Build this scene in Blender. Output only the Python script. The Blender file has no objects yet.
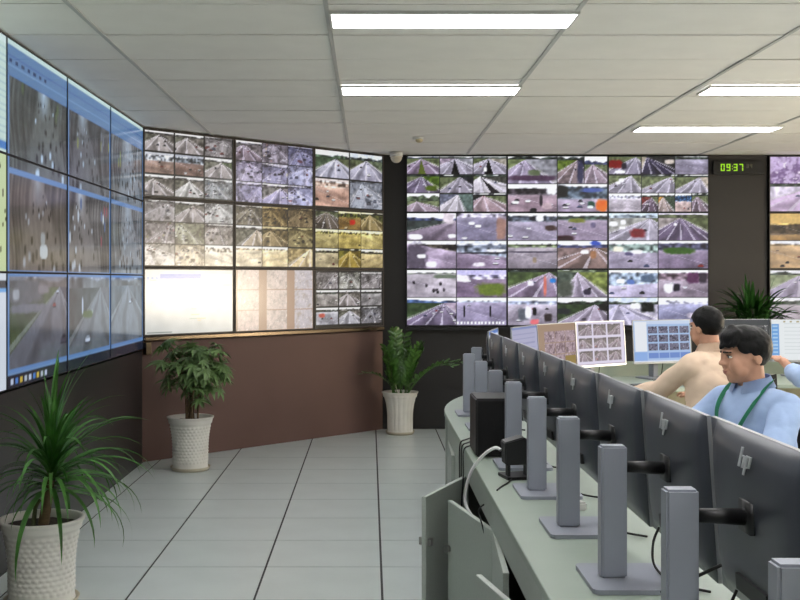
import bpy, bmesh, math, random
import numpy as np
from mathutils import Vector, Matrix

# ------------------------------------------------------------------ camera, world, exposure
FPX, VPX, VPY, CAMH, CEIL = 1075.0, 370.0, 280.0, 1.52, 2.80
scene = bpy.context.scene
COL = scene.collection
cam_d = bpy.data.cameras.new('camera')
cam_d.sensor_width = 36.0
cam_d.lens = FPX / 800.0 * 36.0
cam_d.shift_x = (400.0 - VPX) / 800.0
cam_d.shift_y = -(300.0 - VPY) / 800.0
cam_d.clip_start = 0.05
cam = bpy.data.objects.new('camera', cam_d)
COL.objects.link(cam)
cam.location = (0, 0, CAMH)
cam.rotation_euler = (math.pi / 2, 0, 0)
scene.camera = cam

world = bpy.data.worlds.new('daylight')
scene.world = world
world.use_nodes = True
_bg = world.node_tree.nodes['Background']
_bg.inputs[0].default_value = (1.0, 0.84, 0.62, 1)
_bg.inputs[1].default_value = 48.0
LAMP = 17.0            # brightness of the fluorescent diffusers
SCREEN = 0.65          # brightness of the displays
vs = scene.view_settings
vs.view_transform = 'Standard'
vs.look = 'None'
vs.exposure = 0.27
vs.gamma = 1.0
vs.use_curve_mapping = False
try:
    scene.cycles.use_denoising = True
    scene.cycles.max_bounces = 8
    scene.cycles.sample_clamp_indirect = 6.0
except Exception:
    pass

XR, YF = 7.2, -2.5      # right wall and the wall behind the camera
XL = -1.90              # left wall (lower panel)
YB = 11.04              # back wall
AL = Vector((-1.89, 8.95)); AR = Vector((0.142, 10.94))    # the angled wall's screen plane, plan view
# big window lights: portals in the right wall's openings
WINDOWS = [(6.6, 8.6)]
WZ0, WZ1 = 0.85, 1.50
for k, (y0, y1) in enumerate(WINDOWS):
    ld = bpy.data.lights.new('window_portal', 'AREA')
    ld.shape = 'RECTANGLE'; ld.size = WZ1 - WZ0; ld.size_y = y1 - y0
    ld.cycles.is_portal = True
    lo = bpy.data.objects.new('window_portal', ld); COL.objects.link(lo)
    lo.location = (XR + 0.05, (y0 + y1) / 2, (WZ0 + WZ1) / 2)
    lo.rotation_euler = (0, math.pi / 2, 0)

# ------------------------------------------------------------------ materials
MATS = {}
def lin(c):
    c = np.asarray(c, dtype=float)
    return np.where(c <= 0.04045, c / 12.92, ((c + 0.055) / 1.055) ** 2.4)

def mat(name, srgb, rough=0.5, metal=0.0, spec=0.5, var=0.06, scale=8.0, bump=0.0, bscale=60.0, coat=0.0, stretch=None):
    if name in MATS: return MATS[name]
    m = bpy.data.materials.new(name); m.use_nodes = True
    nt = m.node_tree; N = nt.nodes; L = nt.links
    p = N['Principled BSDF']
    c = lin(srgb)
    p.inputs['Roughness'].default_value = rough
    p.inputs['Metallic'].default_value = metal
    p.inputs['Specular IOR Level'].default_value = spec
    p.inputs['Coat Weight'].default_value = coat
    tc = N.new('ShaderNodeTexCoord')
    src = tc.outputs['Object']
    if stretch:
        mp = N.new('ShaderNodeMapping'); mp.inputs['Scale'].default_value = stretch
        L.new(src, mp.inputs['Vector']); src = mp.outputs['Vector']
    no = N.new('ShaderNodeTexNoise'); no.inputs['Scale'].default_value = scale; no.inputs['Detail'].default_value = 4
    L.new(src, no.inputs['Vector'])
    rp = N.new('ShaderNodeValToRGB')
    rp.color_ramp.elements[0].position = 0.3; rp.color_ramp.elements[1].position = 0.7
    rp.color_ramp.elements[0].color = (*np.clip(c * (1 - var), 0, 1), 1)
    rp.color_ramp.elements[1].color = (*np.clip(c * (1 + var), 0, 1), 1)
    L.new(no.outputs['Fac'], rp.inputs['Fac'])
    L.new(rp.outputs['Color'], p.inputs['Base Color'])
    if bump:
        nb = N.new('ShaderNodeTexNoise'); nb.inputs['Scale'].default_value = bscale; nb.inputs['Detail'].default_value = 3
        L.new(src, nb.inputs['Vector'])
        b = N.new('ShaderNodeBump'); b.inputs['Strength'].default_value = bump; b.inputs['Distance'].default_value = 0.01
        L.new(nb.outputs['Fac'], b.inputs['Height']); L.new(b.outputs['Normal'], p.inputs['Normal'])
    MATS[name] = m
    return m

def emit(name, srgb, strength):
    if name in MATS: return MATS[name]
    m = bpy.data.materials.new(name); m.use_nodes = True
    p = m.node_tree.nodes['Principled BSDF']
    p.inputs['Base Color'].default_value = (*lin(srgb), 1)
    p.inputs['Emission Color'].default_value = (*lin(srgb), 1)
    p.inputs['Emission Strength'].default_value = strength
    MATS[name] = m
    return m

def screen_mat(name, rough, spec, strength):
    m = bpy.data.materials.new(name); m.use_nodes = True
    nt = m.node_tree; p = nt.nodes['Principled BSDF']
    a = nt.nodes.new('ShaderNodeAttribute'); a.attribute_name = 'picture'
    p.inputs['Base Color'].default_value = (0.012, 0.012, 0.014, 1)
    p.inputs['Roughness'].default_value = rough
    p.inputs['Specular IOR Level'].default_value = spec
    nt.links.new(a.outputs['Color'], p.inputs['Emission Color'])
    p.inputs['Emission Strength'].default_value = strength
    MATS[name] = m
    return m

M_SCR = screen_mat('screen_matte', 0.22, 0.8, SCREEN)
M_SCRM = screen_mat('screen_desktop', 0.4, 0.12, SCREEN * 1.1)
M_SCRG = screen_mat('screen_glossy', 0.14, 0.75, SCREEN)
M_SCRB = screen_mat('screen_back_wall', 0.35, 0.4, SCREEN * 1.2)
M_FLOOR = mat('floor_tile', (.75, .785, .775), rough=.28, spec=.5, var=.05, scale=3, bump=.04, bscale=30)
M_GROOVE = mat('floor_groove', (.16, .17, .17), rough=.7)
M_CEILT = mat('ceiling_tile', (.93, .92, .90), rough=.9, spec=.2, var=.025, scale=4, bump=.1, bscale=120)
M_RUN = mat('ceiling_runner', (.74, .74, .73), rough=.5, var=.03)
M_PLENUM = mat('ceiling_void', (.10, .10, .10), rough=.9)
M_WDARK = mat('wall_charcoal', (.175, .168, .168), rough=.32, spec=.4, var=.1, scale=2)
M_WWARM = mat('wall_grey_warm_lit', (.42, .325, .295), rough=.55, spec=.3, var=.07, scale=1.5)  # dark grey wall; the warm light browning it is put into the colour
M_WBLACK = mat('wall_black', (.105, .10, .10), rough=.6, var=.1, scale=3)
M_WPALE = mat('wall_pale', (.80, .78, .74), rough=.85, var=.03)
M_BEZB = mat('bezel_brown', (.21, .185, .17), rough=.45, var=.1)
M_BEZK = mat('bezel_black', (.06, .06, .065), rough=.4, var=.1)
M_ALU = mat('brushed_aluminium', (.56, .50, .43), rough=.22, metal=1.0, var=.05, scale=20)
M_TOP = mat('worktop_laminate', (.60, .65, .60), rough=.38, spec=.4, var=.03, scale=6)
M_CAB = mat('cabinet_steel', (.66, .695, .66), rough=.45, var=.04, scale=90, bump=.05, bscale=200)
M_CABIN = mat('cabinet_inside', (.30, .31, .29), rough=.6, var=.06)
M_STAND = mat('monitor_stand_grey', (.58, .60, .64), rough=.40, metal=.1, var=.03)
M_MBACK = mat('monitor_back_grey', (.26, .275, .305), rough=.34, spec=.45, var=.05, scale=3)
M_MEDGE = mat('monitor_edge_silver', (.66, .67, .68), rough=.35, metal=.5, var=.03)
M_PLASTIC = mat('black_plastic', (.075, .075, .08), rough=.45, var=.1)
M_RUBBER = mat('black_rubber', (.06, .06, .06), rough=.7, var=.1)
M_LOGO = mat('logo_silver', (.88, .89, .90), rough=.3, metal=.2, var=.02)
M_WHITEP = mat('white_plastic', (.84, .84, .82), rough=.4, var=.03)
M_POT = mat('white_glazed_ceramic', (.86, .85, .81), rough=.35, spec=.5, var=.05, scale=9)
M_SAUCER = mat('saucer_ceramic', (.72, .69, .60), rough=.5, var=.08)
M_SOIL = mat('potting_soil', (.20, .155, .12), rough=.95, var=.35, scale=40, bump=.8, bscale=60)
M_BARK = mat('cane_bark', (.40, .33, .23), rough=.85, var=.2, scale=30, stretch=(1, 1, 6))
M_LEAFA = mat('dracaena_leaf', (.34, .55, .25), rough=.38, var=.3, scale=12)
M_LEAFB = mat('umbrella_tree_leaf', (.38, .49, .28), rough=.45, var=.28, scale=12)
M_LEAFC = mat('zz_leaf', (.25, .40, .15), rough=.3, var=.3, scale=10)
M_LEAFD = mat('fern_leaf', (.22, .42, .16), rough=.45, var=.3, scale=10)
M_STEM = mat('green_stem', (.30, .32, .18), rough=.6, var=.15)
M_SKIN = mat('skin_warm', (.74, .56, .46), rough=.5, spec=.35, var=.05, scale=20)
M_HAIR = mat('black_hair', (.022, .019, .019), rough=.5, spec=.22, var=.3, scale=60, bump=.18, bscale=160, stretch=(1, .3, .5))
M_BEIGE = mat('beige_shirt_cloth', (.90, .80, .70), rough=.85, var=.04, bump=.25, bscale=14)
M_BLUE = mat('pale_blue_shirt_cloth', (.63, .72, .86), rough=.85, var=.04, bump=.25, bscale=14)
M_TROUS = mat('navy_trouser_cloth', (.13, .14, .18), rough=.9, var=.1)
M_GREEN = mat('green_lanyard', (.16, .55, .40), rough=.7, var=.06)
M_EYEW = mat('eye_white', (.82, .80, .77), rough=.3, var=.02)
M_LIP = mat('lip_skin', (.62, .38, .34), rough=.5, var=.04)
M_CHAIR = mat('chair_mesh_black', (.10, .10, .105), rough=.8, var=.15, bump=.3, bscale=200)
M_LAMP = emit('fluorescent_diffuser', (1, .99, 1), LAMP)
M_LED = emit('green_led', (.60, .82, .14), .45)
M_LEDDIM = emit('dim_led', (.30, .29, .24), .35)
M_WHITECABLE = mat('white_cable', (.95, .95, .95), rough=.4, var=.02)

# ------------------------------------------------------------------ helpers
def put(name, me, m, parent=None, smooth=False, loc=None):
    if m is not None and len(me.materials) == 0: me.materials.append(m)
    if smooth:
        me.polygons.foreach_set('use_smooth', [True] * len(me.polygons))
    o = bpy.data.objects.new(name, me); COL.objects.link(o)
    if parent is not None: o.parent = parent
    if loc is not None: o.location = loc
    return o

def obj(name, bm, m, parent=None, smooth=False, bevel=0.0, loc=None):
    if bevel > 0:
        bmesh.ops.bevel(bm, geom=list(bm.edges), offset=bevel, segments=2, affect='EDGES', clamp_overlap=True)
    me = bpy.data.meshes.new(name); bm.to_mesh(me); bm.free()
    return put(name, me, m, parent, smooth, loc)

def thing(name, label, cat, loc=(0, 0, 0), rz=0.0, group=None):
    o = bpy.data.objects.new(name, None); COL.objects.link(o)
    o.empty_display_size = .05
    o.location = loc; o.rotation_euler = (0, 0, rz)
    return tag(o, label, cat, group)

def tag(o, label, cat, group=None):
    o['label'] = label; o['category'] = cat
    if group: o['group'] = group
    return o

def struct(o):
    o['kind'] = 'structure'; return o

def copy_tree(o, parent=None):
    c = o.copy(); COL.objects.link(c); c.parent = parent
    for ch in list(o.children): copy_tree(ch, c)
    return c

def box(bm, x0, x1, y0, y1, z0, z1, mtx=None):
    r = bmesh.ops.create_cube(bm, size=1.0)
    T = Matrix.Translation(((x0 + x1) / 2, (y0 + y1) / 2, (z0 + z1) / 2)) @ Matrix.Diagonal((abs(x1 - x0), abs(y1 - y0), abs(z1 - z0), 1))
    bmesh.ops.transform(bm, matrix=(mtx @ T) if mtx else T, verts=r['verts'])
    return r['verts']

def boxobj(name, m, parent, x0, x1, y0, y1, z0, z1, bevel=0.0):
    bm = bmesh.new(); box(bm, x0, x1, y0, y1, z0, z1)
    return obj(name, bm, m, parent, bevel=bevel)

def prism(bm, pts, z0, z1):
    """closed polygon in plan, extruded"""
    lo = [bm.verts.new((x, y, z0)) for x, y in pts]; hi = [bm.verts.new((x, y, z1)) for x, y in pts]
    n = len(pts)
    bm.faces.new(hi); bm.faces.new(lo[::-1])
    for i in range(n):
        j = (i + 1) % n
        bm.faces.new((lo[i], lo[j], hi[j], hi[i]))

def strip_prism(bm, outer, inner, z0, z1):
    """ribbon between two paths of equal length"""
    n = len(outer)
    V = [[bm.verts.new((p[0], p[1], z)) for p in path] for path in (outer, inner) for z in (z0, z1)]
    ol, oh, il, ih = V
    for i in range(n - 1):
        bm.faces.new((oh[i], oh[i + 1], ih[i + 1], ih[i]))
        bm.faces.new((ol[i + 1], ol[i], il[i], il[i + 1]))
        bm.faces.new((ol[i], ol[i + 1], oh[i + 1], oh[i]))
        bm.faces.new((il[i + 1], il[i], ih[i], ih[i + 1]))
    for k in (0, n - 1):
        bm.faces.new((ol[k], oh[k], ih[k], il[k]))
    bmesh.ops.recalc_face_normals(bm, faces=bm.faces)

def tube(bm, pts, r, n=8, r1=None):
    pts = [Vector(p) for p in pts]; rings = []
    r1 = r if r1 is None else r1
    for i, p in enumerate(pts):
        d = (pts[min(i + 1, len(pts) - 1)] - pts[max(i - 1, 0)]).normalized()
        a = d.cross(Vector((0, 0, 1)))
        if a.length < 1e-3: a = d.cross(Vector((1, 0, 0)))
        a.normalize(); b = d.cross(a)
        rr = r + (r1 - r) * i / max(1, len(pts) - 1)
        rings.append([bm.verts.new(p + a * rr * math.cos(t * 2 * math.pi / n) + b * rr * math.sin(t * 2 * math.pi / n)) for t in range(n)])
    for A, B in zip(rings, rings[1:]):
        for t in range(n):
            u = (t + 1) % n
            bm.faces.new((A[t], A[u], B[u], B[t]))
    bm.faces.new(rings[0][::-1]); bm.faces.new(rings[-1])

def spline(pts, k=8):
    P = [Vector(p) for p in pts]; out = []
    for i in range(len(P) - 1):
        p0, p1, p2, p3 = P[max(i - 1, 0)], P[i], P[i + 1], P[min(i + 2, len(P) - 1)]
        for s in range(k):
            t = s / k
            out.append(.5 * ((2 * p1) + (-p0 + p2) * t + (2 * p0 - 5 * p1 + 4 * p2 - p3) * t * t + (-p0 + 3 * p1 - 3 * p2 + p3) * t ** 3))
    out.append(P[-1]); return out

def ell(bm, c, r, seg=20, rings=14, mtx=None):
    v = bmesh.ops.create_uvsphere(bm, u_segments=seg, v_segments=rings, radius=1.0)['verts']
    T = Matrix.Translation(c) @ Matrix.Diagonal((r[0], r[1], r[2], 1))
    bmesh.ops.transform(bm, matrix=(mtx @ T) if mtx else T, verts=v)

def capsule(bm, a, b, ra, rb, mtx=None, seg=14):
    a = Vector(a); b = Vector(b); d = b - a; n = max(2, int(d.length / .025))
    if mtx: a = mtx @ a; b = mtx @ b; d = b - a
    q = d.to_track_quat('Z', 'Y').to_matrix().to_4x4()
    v = bmesh.ops.create_cone(bm, cap_ends=True, segments=seg, radius1=ra, radius2=rb, depth=d.length)['verts']
    bmesh.ops.transform(bm, matrix=Matrix.Translation((a + b) / 2) @ q, verts=v)
    for p, r in ((a, ra), (b, rb)):
        ell(bm, p, (r, r, r), seg, 10)

def loft(bm, rings, n=24):
    """rings: (cx, cy, cz, rx, ry)"""
    R = []
    for cx, cy, cz, rx, ry in rings:
        R.append([bm.verts.new((cx + rx * math.copysign(abs(math.cos(t)) ** .85, math.cos(t)), cy + ry * math.copysign(abs(math.sin(t)) ** .85, math.sin(t)), cz)) for t in [2 * math.pi * k / n for k in range(n)]])
    for A, B in zip(R, R[1:]):
        for t in range(n):
            u = (t + 1) % n
            bm.faces.new((A[t], A[u], B[u], B[t]))
    bm.faces.new(R[0][::-1]); bm.faces.new(R[-1])

def remeshed(name, bm, m, voxel, smooth_it, parent, wrinkle=None):
    me = bpy.data.meshes.new(name); bm.to_mesh(me); bm.free()
    o = bpy.data.objects.new(name, me); COL.objects.link(o)
    r = o.modifiers.new('r', 'REMESH'); r.mode = 'VOXEL'; r.voxel_size = voxel
    if smooth_it:
        s = o.modifiers.new('s', 'SMOOTH'); s.iterations = smooth_it; s.factor = .5
    dg = bpy.context.evaluated_depsgraph_get()
    me2 = bpy.data.meshes.new_from_object(o.evaluated_get(dg))
    bpy.data.objects.remove(o); bpy.data.meshes.remove(me)
    me2.name = name; me2.materials.clear()
    if wrinkle: wrinkle(me2)
    return put(name, me2, m, parent, smooth=True)

# ------------------------------------------------------------------ pictures shown on the screens (painted into a colour attribute)
def vnoise(rng, h, w, cells):
    gh, gw = max(2, int(cells * h / w) + 2), cells + 2
    g = rng.random((gh, gw))
    y = np.linspace(0, gh - 1.001, h); x = np.linspace(0, gw - 1.001, w)
    yi = y.astype(int); xi = x.astype(int); fy = (y - yi)[:, None]; fx = (x - xi)[None]
    a = g[yi][:, xi]; b = g[yi][:, xi + 1]; c = g[yi + 1][:, xi]; d = g[yi + 1][:, xi + 1]
    return a * (1 - fy) * (1 - fx) + b * (1 - fy) * fx + c * fy * (1 - fx) + d * fy * fx

ROAD = (.62, .60, .645); SKY = (.94, .94, .97); TREE = (.27, .30, .28); LINE = (.86, .84, .89); GRASS = (.44, .47, .36)
def mixin(img, mask, col):
    mask = np.clip(mask, 0, 1)[..., None]
    img[:] = img * (1 - mask) + np.asarray(col) * mask

_jit = np.random.default_rng(77)
def blob(img, u, v, su, sv, col, soft=.45):
    """soft irregular patch"""
    h, w = img.shape[:2]
    U = (np.arange(w) + .5)[None] / w; V = (np.arange(h) + .5)[:, None] / h
    a, b = np.abs(U - u) / su, np.abs(V - v) / sv
    d = (a ** 3.2 + b ** 3.2) ** (1 / 3.2)
    if su > .06 and min(h, w) > 8: d = d + .35 * (vnoise(_jit, h, w, 18) - .5)
    mixin(img, (1 + soft / 2 - d) / soft, col)

def vehicle(img, rng, u, v, s, col=None):
    if col is None:
        col = [(.9, .9, .93), (.86, .87, .9), (.16, .15, .18), (.3, .28, .32), (.62, .25, .24), (.35, .38, .5)][rng.integers(0, 6)]
    s = s * .8
    blob(img, u, v + s * .9, s * 1.05, s * .30, (.22, .21, .24))
    blob(img, u, v + s * .25, s, s * .55, col)
    blob(img, u + s * .1, v - s * .35, s * .65, s * .4, np.asarray(col) * .72)

def grain(img, rng):
    h, w = img.shape[:2]
    n = vnoise(rng, h, w, 9) * .35 + vnoise(rng, h, w, 22) * .35 + vnoise(rng, h, w, 40) * .3
    return np.clip(img * (1 + .30 * (n - .5))[..., None], 0, 1)

def hwy(h, w, seed, vx=.5, vy=.2, hw=.9, lean=0., road=ROAD, lv=GRASS, rv=GRASS, sky=SKY, tree=TREE, lanes=4, med=None, cars=5, th=.12, items=(), lines=True):
    rng = np.random.default_rng(seed)
    U = (np.arange(w) + .5)[None].repeat(h, 0) / w; V = (np.arange(h) + .5)[:, None].repeat(w, 1) / h
    img = np.empty((h, w, 3)); img[:] = sky
    n1 = vnoise(rng, h, w, 14); n2 = vnoise(rng, h, w, 5)
    top = vy - th * (.5 + .9 * n2)
    mixin(img, (V - top) / .03, tree)
    img *= (1 - 1.1 * (n1[..., None] - .5) * ((V > top)[..., None]))
    t = np.clip((V - vy) / (1 - vy), 1e-3, 1)
    a = (U - vx - lean * t) / (t * hw)
    below = (V > vy)
    g = np.where((a < 0)[..., None], np.asarray(lv), np.asarray(rv)) * (.75 + .5 * n1)[..., None]
    img[below] = g[below]
    rm = np.clip((1 - np.abs(a)) / .06, 0, 1) * below
    mixin(img, rm, np.asarray(road) * 1.0)
    img[:] = img + ((1 - t) ** 2 * rm * .14)[..., None]
    img *= (1 - .22 * np.clip(np.cos(a * 7 + n2 * 3), 0, 1) * rm)[..., None]
    mixin(img, ((np.abs(np.abs(a) - 1.1) < .09) * below) * .45, (.78, .76, .76))
    img *= (1 + .10 * (n2 - .5) * rm)[..., None]
    if lines:
        fr = np.abs(((a + 1) * lanes / 2) % 1 - .5)
        lw = .42
        mixin(img, (fr > lw) * rm * .55 * (t > .06), LINE)
        mixin(img, (np.abs(np.abs(a) - .96) < .035) * below * .7, LINE)
    if med is not None:
        mixin(img, (np.abs(a - .02) < .12) * below, med)
    for k in range(cars):
        tt = rng.uniform(.08, .85) ** 1.3; la = rng.choice([-.75, -.4, .4, .75]) if med is not None else rng.uniform(-.8, .8)
        s = .02 + .10 * tt * hw / max(1, lanes / 3)
        vehicle(img, rng, vx + lean * tt + la * tt * hw, vy + tt * (1 - vy), min(s, .09))
    for it in items: blob(img, *it)
    return grain(img, rng)

def cross(h, w, seed, hv=.22, slope=0., road=ROAD, back=TREE, sky=SKY, skyh=.08, cars=7, moto=0, zebra=False, patch=None, items=(), size=.05, rails=0):
    rng = np.random.default_rng(seed)
    U = (np.arange(w) + .5)[None].repeat(h, 0) / w; V = (np.arange(h) + .5)[:, None].repeat(w, 1) / h
    n1 = vnoise(rng, h, w, 16); n2 = vnoise(rng, h, w, 4)
    img = np.empty((h, w, 3)); img[:] = sky
    mixin(img, (V - skyh - .05 * n2) / .03, back)
    img *= (1 + 1.2 * (n1 - .5) * (V > skyh))[..., None]
    line = hv + slope * (U - .5)
    mixin(img, (V - line - .05 * n1) / .04, road)
    img *= (1 + .34 * (n2 - .5) * (V > line))[..., None]
    img[:] = img + (np.clip(1 - (V - line) / .35, 0, 1) * (V > line) * .12)[..., None]
    ang_ = rng.uniform(-.6, .6)
    mixin(img, np.clip(np.sin((V - ang_ * U) * 16 + 3 * n2), 0, 1) * (V > line) * .16, (.30, .28, .32))
    mixin(img, np.clip(1 - np.abs(V - .62 - .5 * (U - .5)) / .02, 0, 1) * .35, LINE)
    for k in range(rails):
        mixin(img, np.clip(1 - np.abs(V - line - .05 - .05 * k - .3 * U * slope) / .025, 0, 1) * .8, (.2, .19, .2))
    if patch: blob(img, *patch)
    for k in range(cars):
        v = rng.uniform(hv + .08, .92); vehicle(img, rng, rng.uniform(.05, .95), v, size * (.5 + v))
    for k in range(moto):
        v = rng.uniform(hv + .2, .85); u = rng.uniform(.1, .9)
        blob(img, u, v, .025, .06, (.15, .14, .16)); blob(img, u, v - .05, .015, .02, (.5, .45, .5))
    if zebra:
        mixin(img, ((U * 14) % 1 < .5) * (V > .86) * (V < .97), (.92, .9, .95))
    for it in items: blob(img, *it)
    return grain(img, rng)

def busy(h, w, seed, base=(.5, .5, .52), hi=(.9, .9, .92), lo=(.2, .19, .2), k=22, contrast=1.0, col=()):
    """crowded street seen from above: a mosaic of roofs, traffic and shade"""
    rng = np.random.default_rng(seed)
    img = np.empty((h, w, 3)); img[:] = base
    n = vnoise(rng, h, w, 5) * .4 + vnoise(rng, h, w, 11) * .35 + vnoise(rng, h, w, max(26, int(w * .45))) * .25
    mixin(img, (.50 - n) * 6 * contrast, lo)
    f = vnoise(rng, h, w, max(30, int(w * .55))) * .55 + vnoise(rng, h, w, max(12, int(w * .16))) * .45
    mixin(img, (f - (.73 - .0012 * k)) * 8, hi)
    mixin(img, (.30 - f) * 7 * contrast, lo)
    for i in range(k // 5):
        u, v = rng.random(), rng.random(); s = rng.uniform(.010, .03) * (.5 + v)
        blob(img, u, v, s * rng.uniform(.6, 1.4), s * rng.uniform(.8, 2.2), [hi, lo][i % 2], .8)
    for c in col:
        for i in range(3): blob(img, rng.random(), rng.random(), .03, .05, c, .8)
    return grain(img, rng)

class Canvas:
    def __init__(s, w, h, bg=(.03, .03, .035)):
        s.a = np.empty((h, w, 3)); s.a[:] = bg; s.w = w; s.h = h
    def px(s, u0, v0, u1, v1):
        return int(round(u0 * s.w)), int(round(v0 * s.h)), int(round(u1 * s.w)), int(round(v1 * s.h))
    def paste(s, u0, v0, u1, v1, f, gap=1):
        x0, y0, x1, y1 = s.px(u0, v0, u1, v1)
        x1 -= gap; y1 -= gap
        if x1 - x0 < 2 or y1 - y0 < 2: return
        s.a[y0:y1, x0:x1] = f(y1 - y0, x1 - x0)
    def rect(s, u0, v0, u1, v1, c):
        x0, y0, x1, y1 = s.px(u0, v0, u1, v1); s.a[y0:max(y1, y0 + 1), x0:max(x1, x0 + 1)] = c

def F(fn, seed, **k): return lambda h, w: fn(h, w, seed, **k)
def tint(f, mul=(1, 1, 1), add=(0, 0, 0), con=1.0):
    return lambda h, w: np.clip((np.clip(f(h, w), 0, 1) - .5) * con + .5, 0, 1) * np.asarray(mul) + np.asarray(add)
def grid(c, fs, nx, ny, u0=0., v0=0., u1=1., v1=1., gap=1):
    for k, f in enumerate(fs):
        i, j = k % nx, k // nx
        c.paste(u0 + (u1 - u0) * i / nx, v0 + (v1 - v0) * j / ny, u0 + (u1 - u0) * (i + 1) / nx, v0 + (v1 - v0) * (j + 1) / ny, f, gap)

def screen_mesh(arr, x0, x1, z0, z1, y=0.0):
    H, W = arr.shape[:2]
    X, Z = np.meshgrid(np.linspace(x0, x1, W), np.linspace(z1, z0, H))
    co = np.stack([X, np.full_like(X, y), Z], -1).reshape(-1, 3).astype(np.float32)
    i = np.arange(H * W).reshape(H, W)
    q = np.stack([i[1:, :-1], i[1:, 1:], i[:-1, 1:], i[:-1, :-1]], -1).reshape(-1, 4).astype(np.int32)
    me = bpy.data.meshes.new('screen')
    me.vertices.add(H * W); me.vertices.foreach_set('co', co.ravel())
    me.loops.add(q.size); me.loops.foreach_set('vertex_index', q.ravel())
    me.polygons.add(len(q)); me.polygons.foreach_set('loop_start', np.arange(0, q.size, 4, dtype=np.int32))
    at = me.attributes.new('picture', 'FLOAT_COLOR', 'POINT')
    rgba = np.ones((H * W, 4), np.float32); rgba[:, :3] = lin(np.clip(arr, 0, 1)).reshape(-1, 3)
    at.data.foreach_set('color', rgba.ravel())
    me.update(); me.validate()
    return me

def display(arr, w, h, loc, rz, label, group, bez, bezmat, scrmat, depth=.07):
    """flat panel of a video wall: local x along its width, screen facing local -y, base at z=0"""
    t = thing('video_wall_display', label, 'display', loc, rz, group)
    boxobj('housing', M_BEZK, t, -w / 2 + .002, w / 2 - .002, .006, depth, .002, h - .002)
    bm = bmesh.new()
    a, b = w / 2 - .0015, h - .0015
    y0, y1 = -.004, .006
    box(bm, -a, -a + bez, y0, y1, .0015, b); box(bm, a - bez, a, y0, y1, .0015, b)
    box(bm, -a + bez, a - bez, y0, y1, .0015, .0015 + bez); box(bm, -a + bez, a - bez, y0, y1, b - bez, b)
    obj('bezel', bm, bezmat, t)
    put('screen', screen_mesh(arr, -a + bez, a - bez, .0015 + bez, b - bez), scrmat, t)
    return t

# ------------------------------------------------------------------ room shell
# floor: dark base with raised-floor tiles proud of it
bm = bmesh.new(); box(bm, XL - .3, XR + .2, YF - .2, YB + .2, -.12, -.004)
floor = struct(obj('floor', bm, M_GROOVE))
TX, TY = .611, .585
GX0, GY0 = -1.774, 5.11
tile_me = {}
def floor_tile(x0, x1, y0, y1):
    key = (round(x1 - x0, 3), round(y1 - y0, 3))
    w, d = x1 - x0, y1 - y0
    if key not in tile_me:
        b = bmesh.new(); g = .006; gy = .0042
        box(b, -w / 2 + g, w / 2 - g, -d / 2 + gy, d / 2 - gy, -.02, 0)
        m = bpy.data.meshes.new('floor_tile'); b.to_mesh(m); b.free(); m.materials.append(M_FLOOR); tile_me[key] = m
    o = bpy.data.objects.new('floor_tile', tile_me[key]); COL.objects.link(o)
    o.parent = floor; o.location = ((x0 + x1) / 2, (y0 + y1) / 2, 0)
xs = [XL + .002] + [GX0 + TX * k for k in range(0, 9)]
ys = [GY0 + TY * k for k in range(-6, 11)]
for i in range(len(xs) - 1):
    for j in range(len(ys) - 1):
        floor_tile(xs[i], xs[i + 1], ys[j], min(ys[j + 1], YB))
# plain floor beyond what the photograph resolves
b = bmesh.new()
box(b, xs[-1] + .004, XR, YF, YB, -.02, 0)
box(b, XL, xs[-1], YF, ys[0] - .004, -.02, 0)
o = obj('floor_surface', b, M_FLOOR, floor)

# ceiling: void slab, tiles and runners
bm = bmesh.new(); box(bm, XL - .3, XR + .2, YF - .2, YB + .2, CEIL + .02, CEIL + .15)
ceiling = struct(obj('ceiling', bm, M_PLENUM))
CX0, CXP, CY0, CYP = -1.394, 1.189, 4.985, .63
cxs = [XL - .1] + [CX0 + CXP * k for k in range(0, 7)] + [XR]
cys = [YF] + [CY0 + CYP * k for k in range(-11, 10)] + [YB + .1]
cys = [y for y in cys if y <= YB + .11]
tm = {}
rr = random.Random(4)
for i in range(len(cxs) - 1):
    for j in range(len(cys) - 1):
        w, d = cxs[i + 1] - cxs[i], cys[j + 1] - cys[j]
        if w < .05 or d < .05: continue
        key = (round(w, 3), round(d, 3))
        if key not in tm:
            b = bmesh.new(); box(b, -w / 2 + .008, w / 2 - .008, -d / 2 + .008, d / 2 - .008, 0, .018)
            m = bpy.data.meshes.new('ceiling_tile'); b.to_mesh(m); b.free(); m.materials.append(M_CEILT); tm[key] = m
        o = bpy.data.objects.new('ceiling_tile', tm[key]); COL.objects.link(o); o.parent = ceiling
        o.location = ((cxs[i] + cxs[i + 1]) / 2, (cys[j] + cys[j + 1]) / 2, CEIL + rr.uniform(-.0015, .0015))
        o.rotation_euler = (rr.uniform(-.003, .003), 0, 0)
for x in cxs[1:-1]:
    b = bmesh.new(); box(b, x - .011, x + .011, YF, YB, CEIL - .006, CEIL + .004)
    box(b, x - .017, x - .012, YF, YB, CEIL + .001, CEIL + .008)
    obj('ceiling_runner', b, M_RUN, ceiling)

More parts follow.
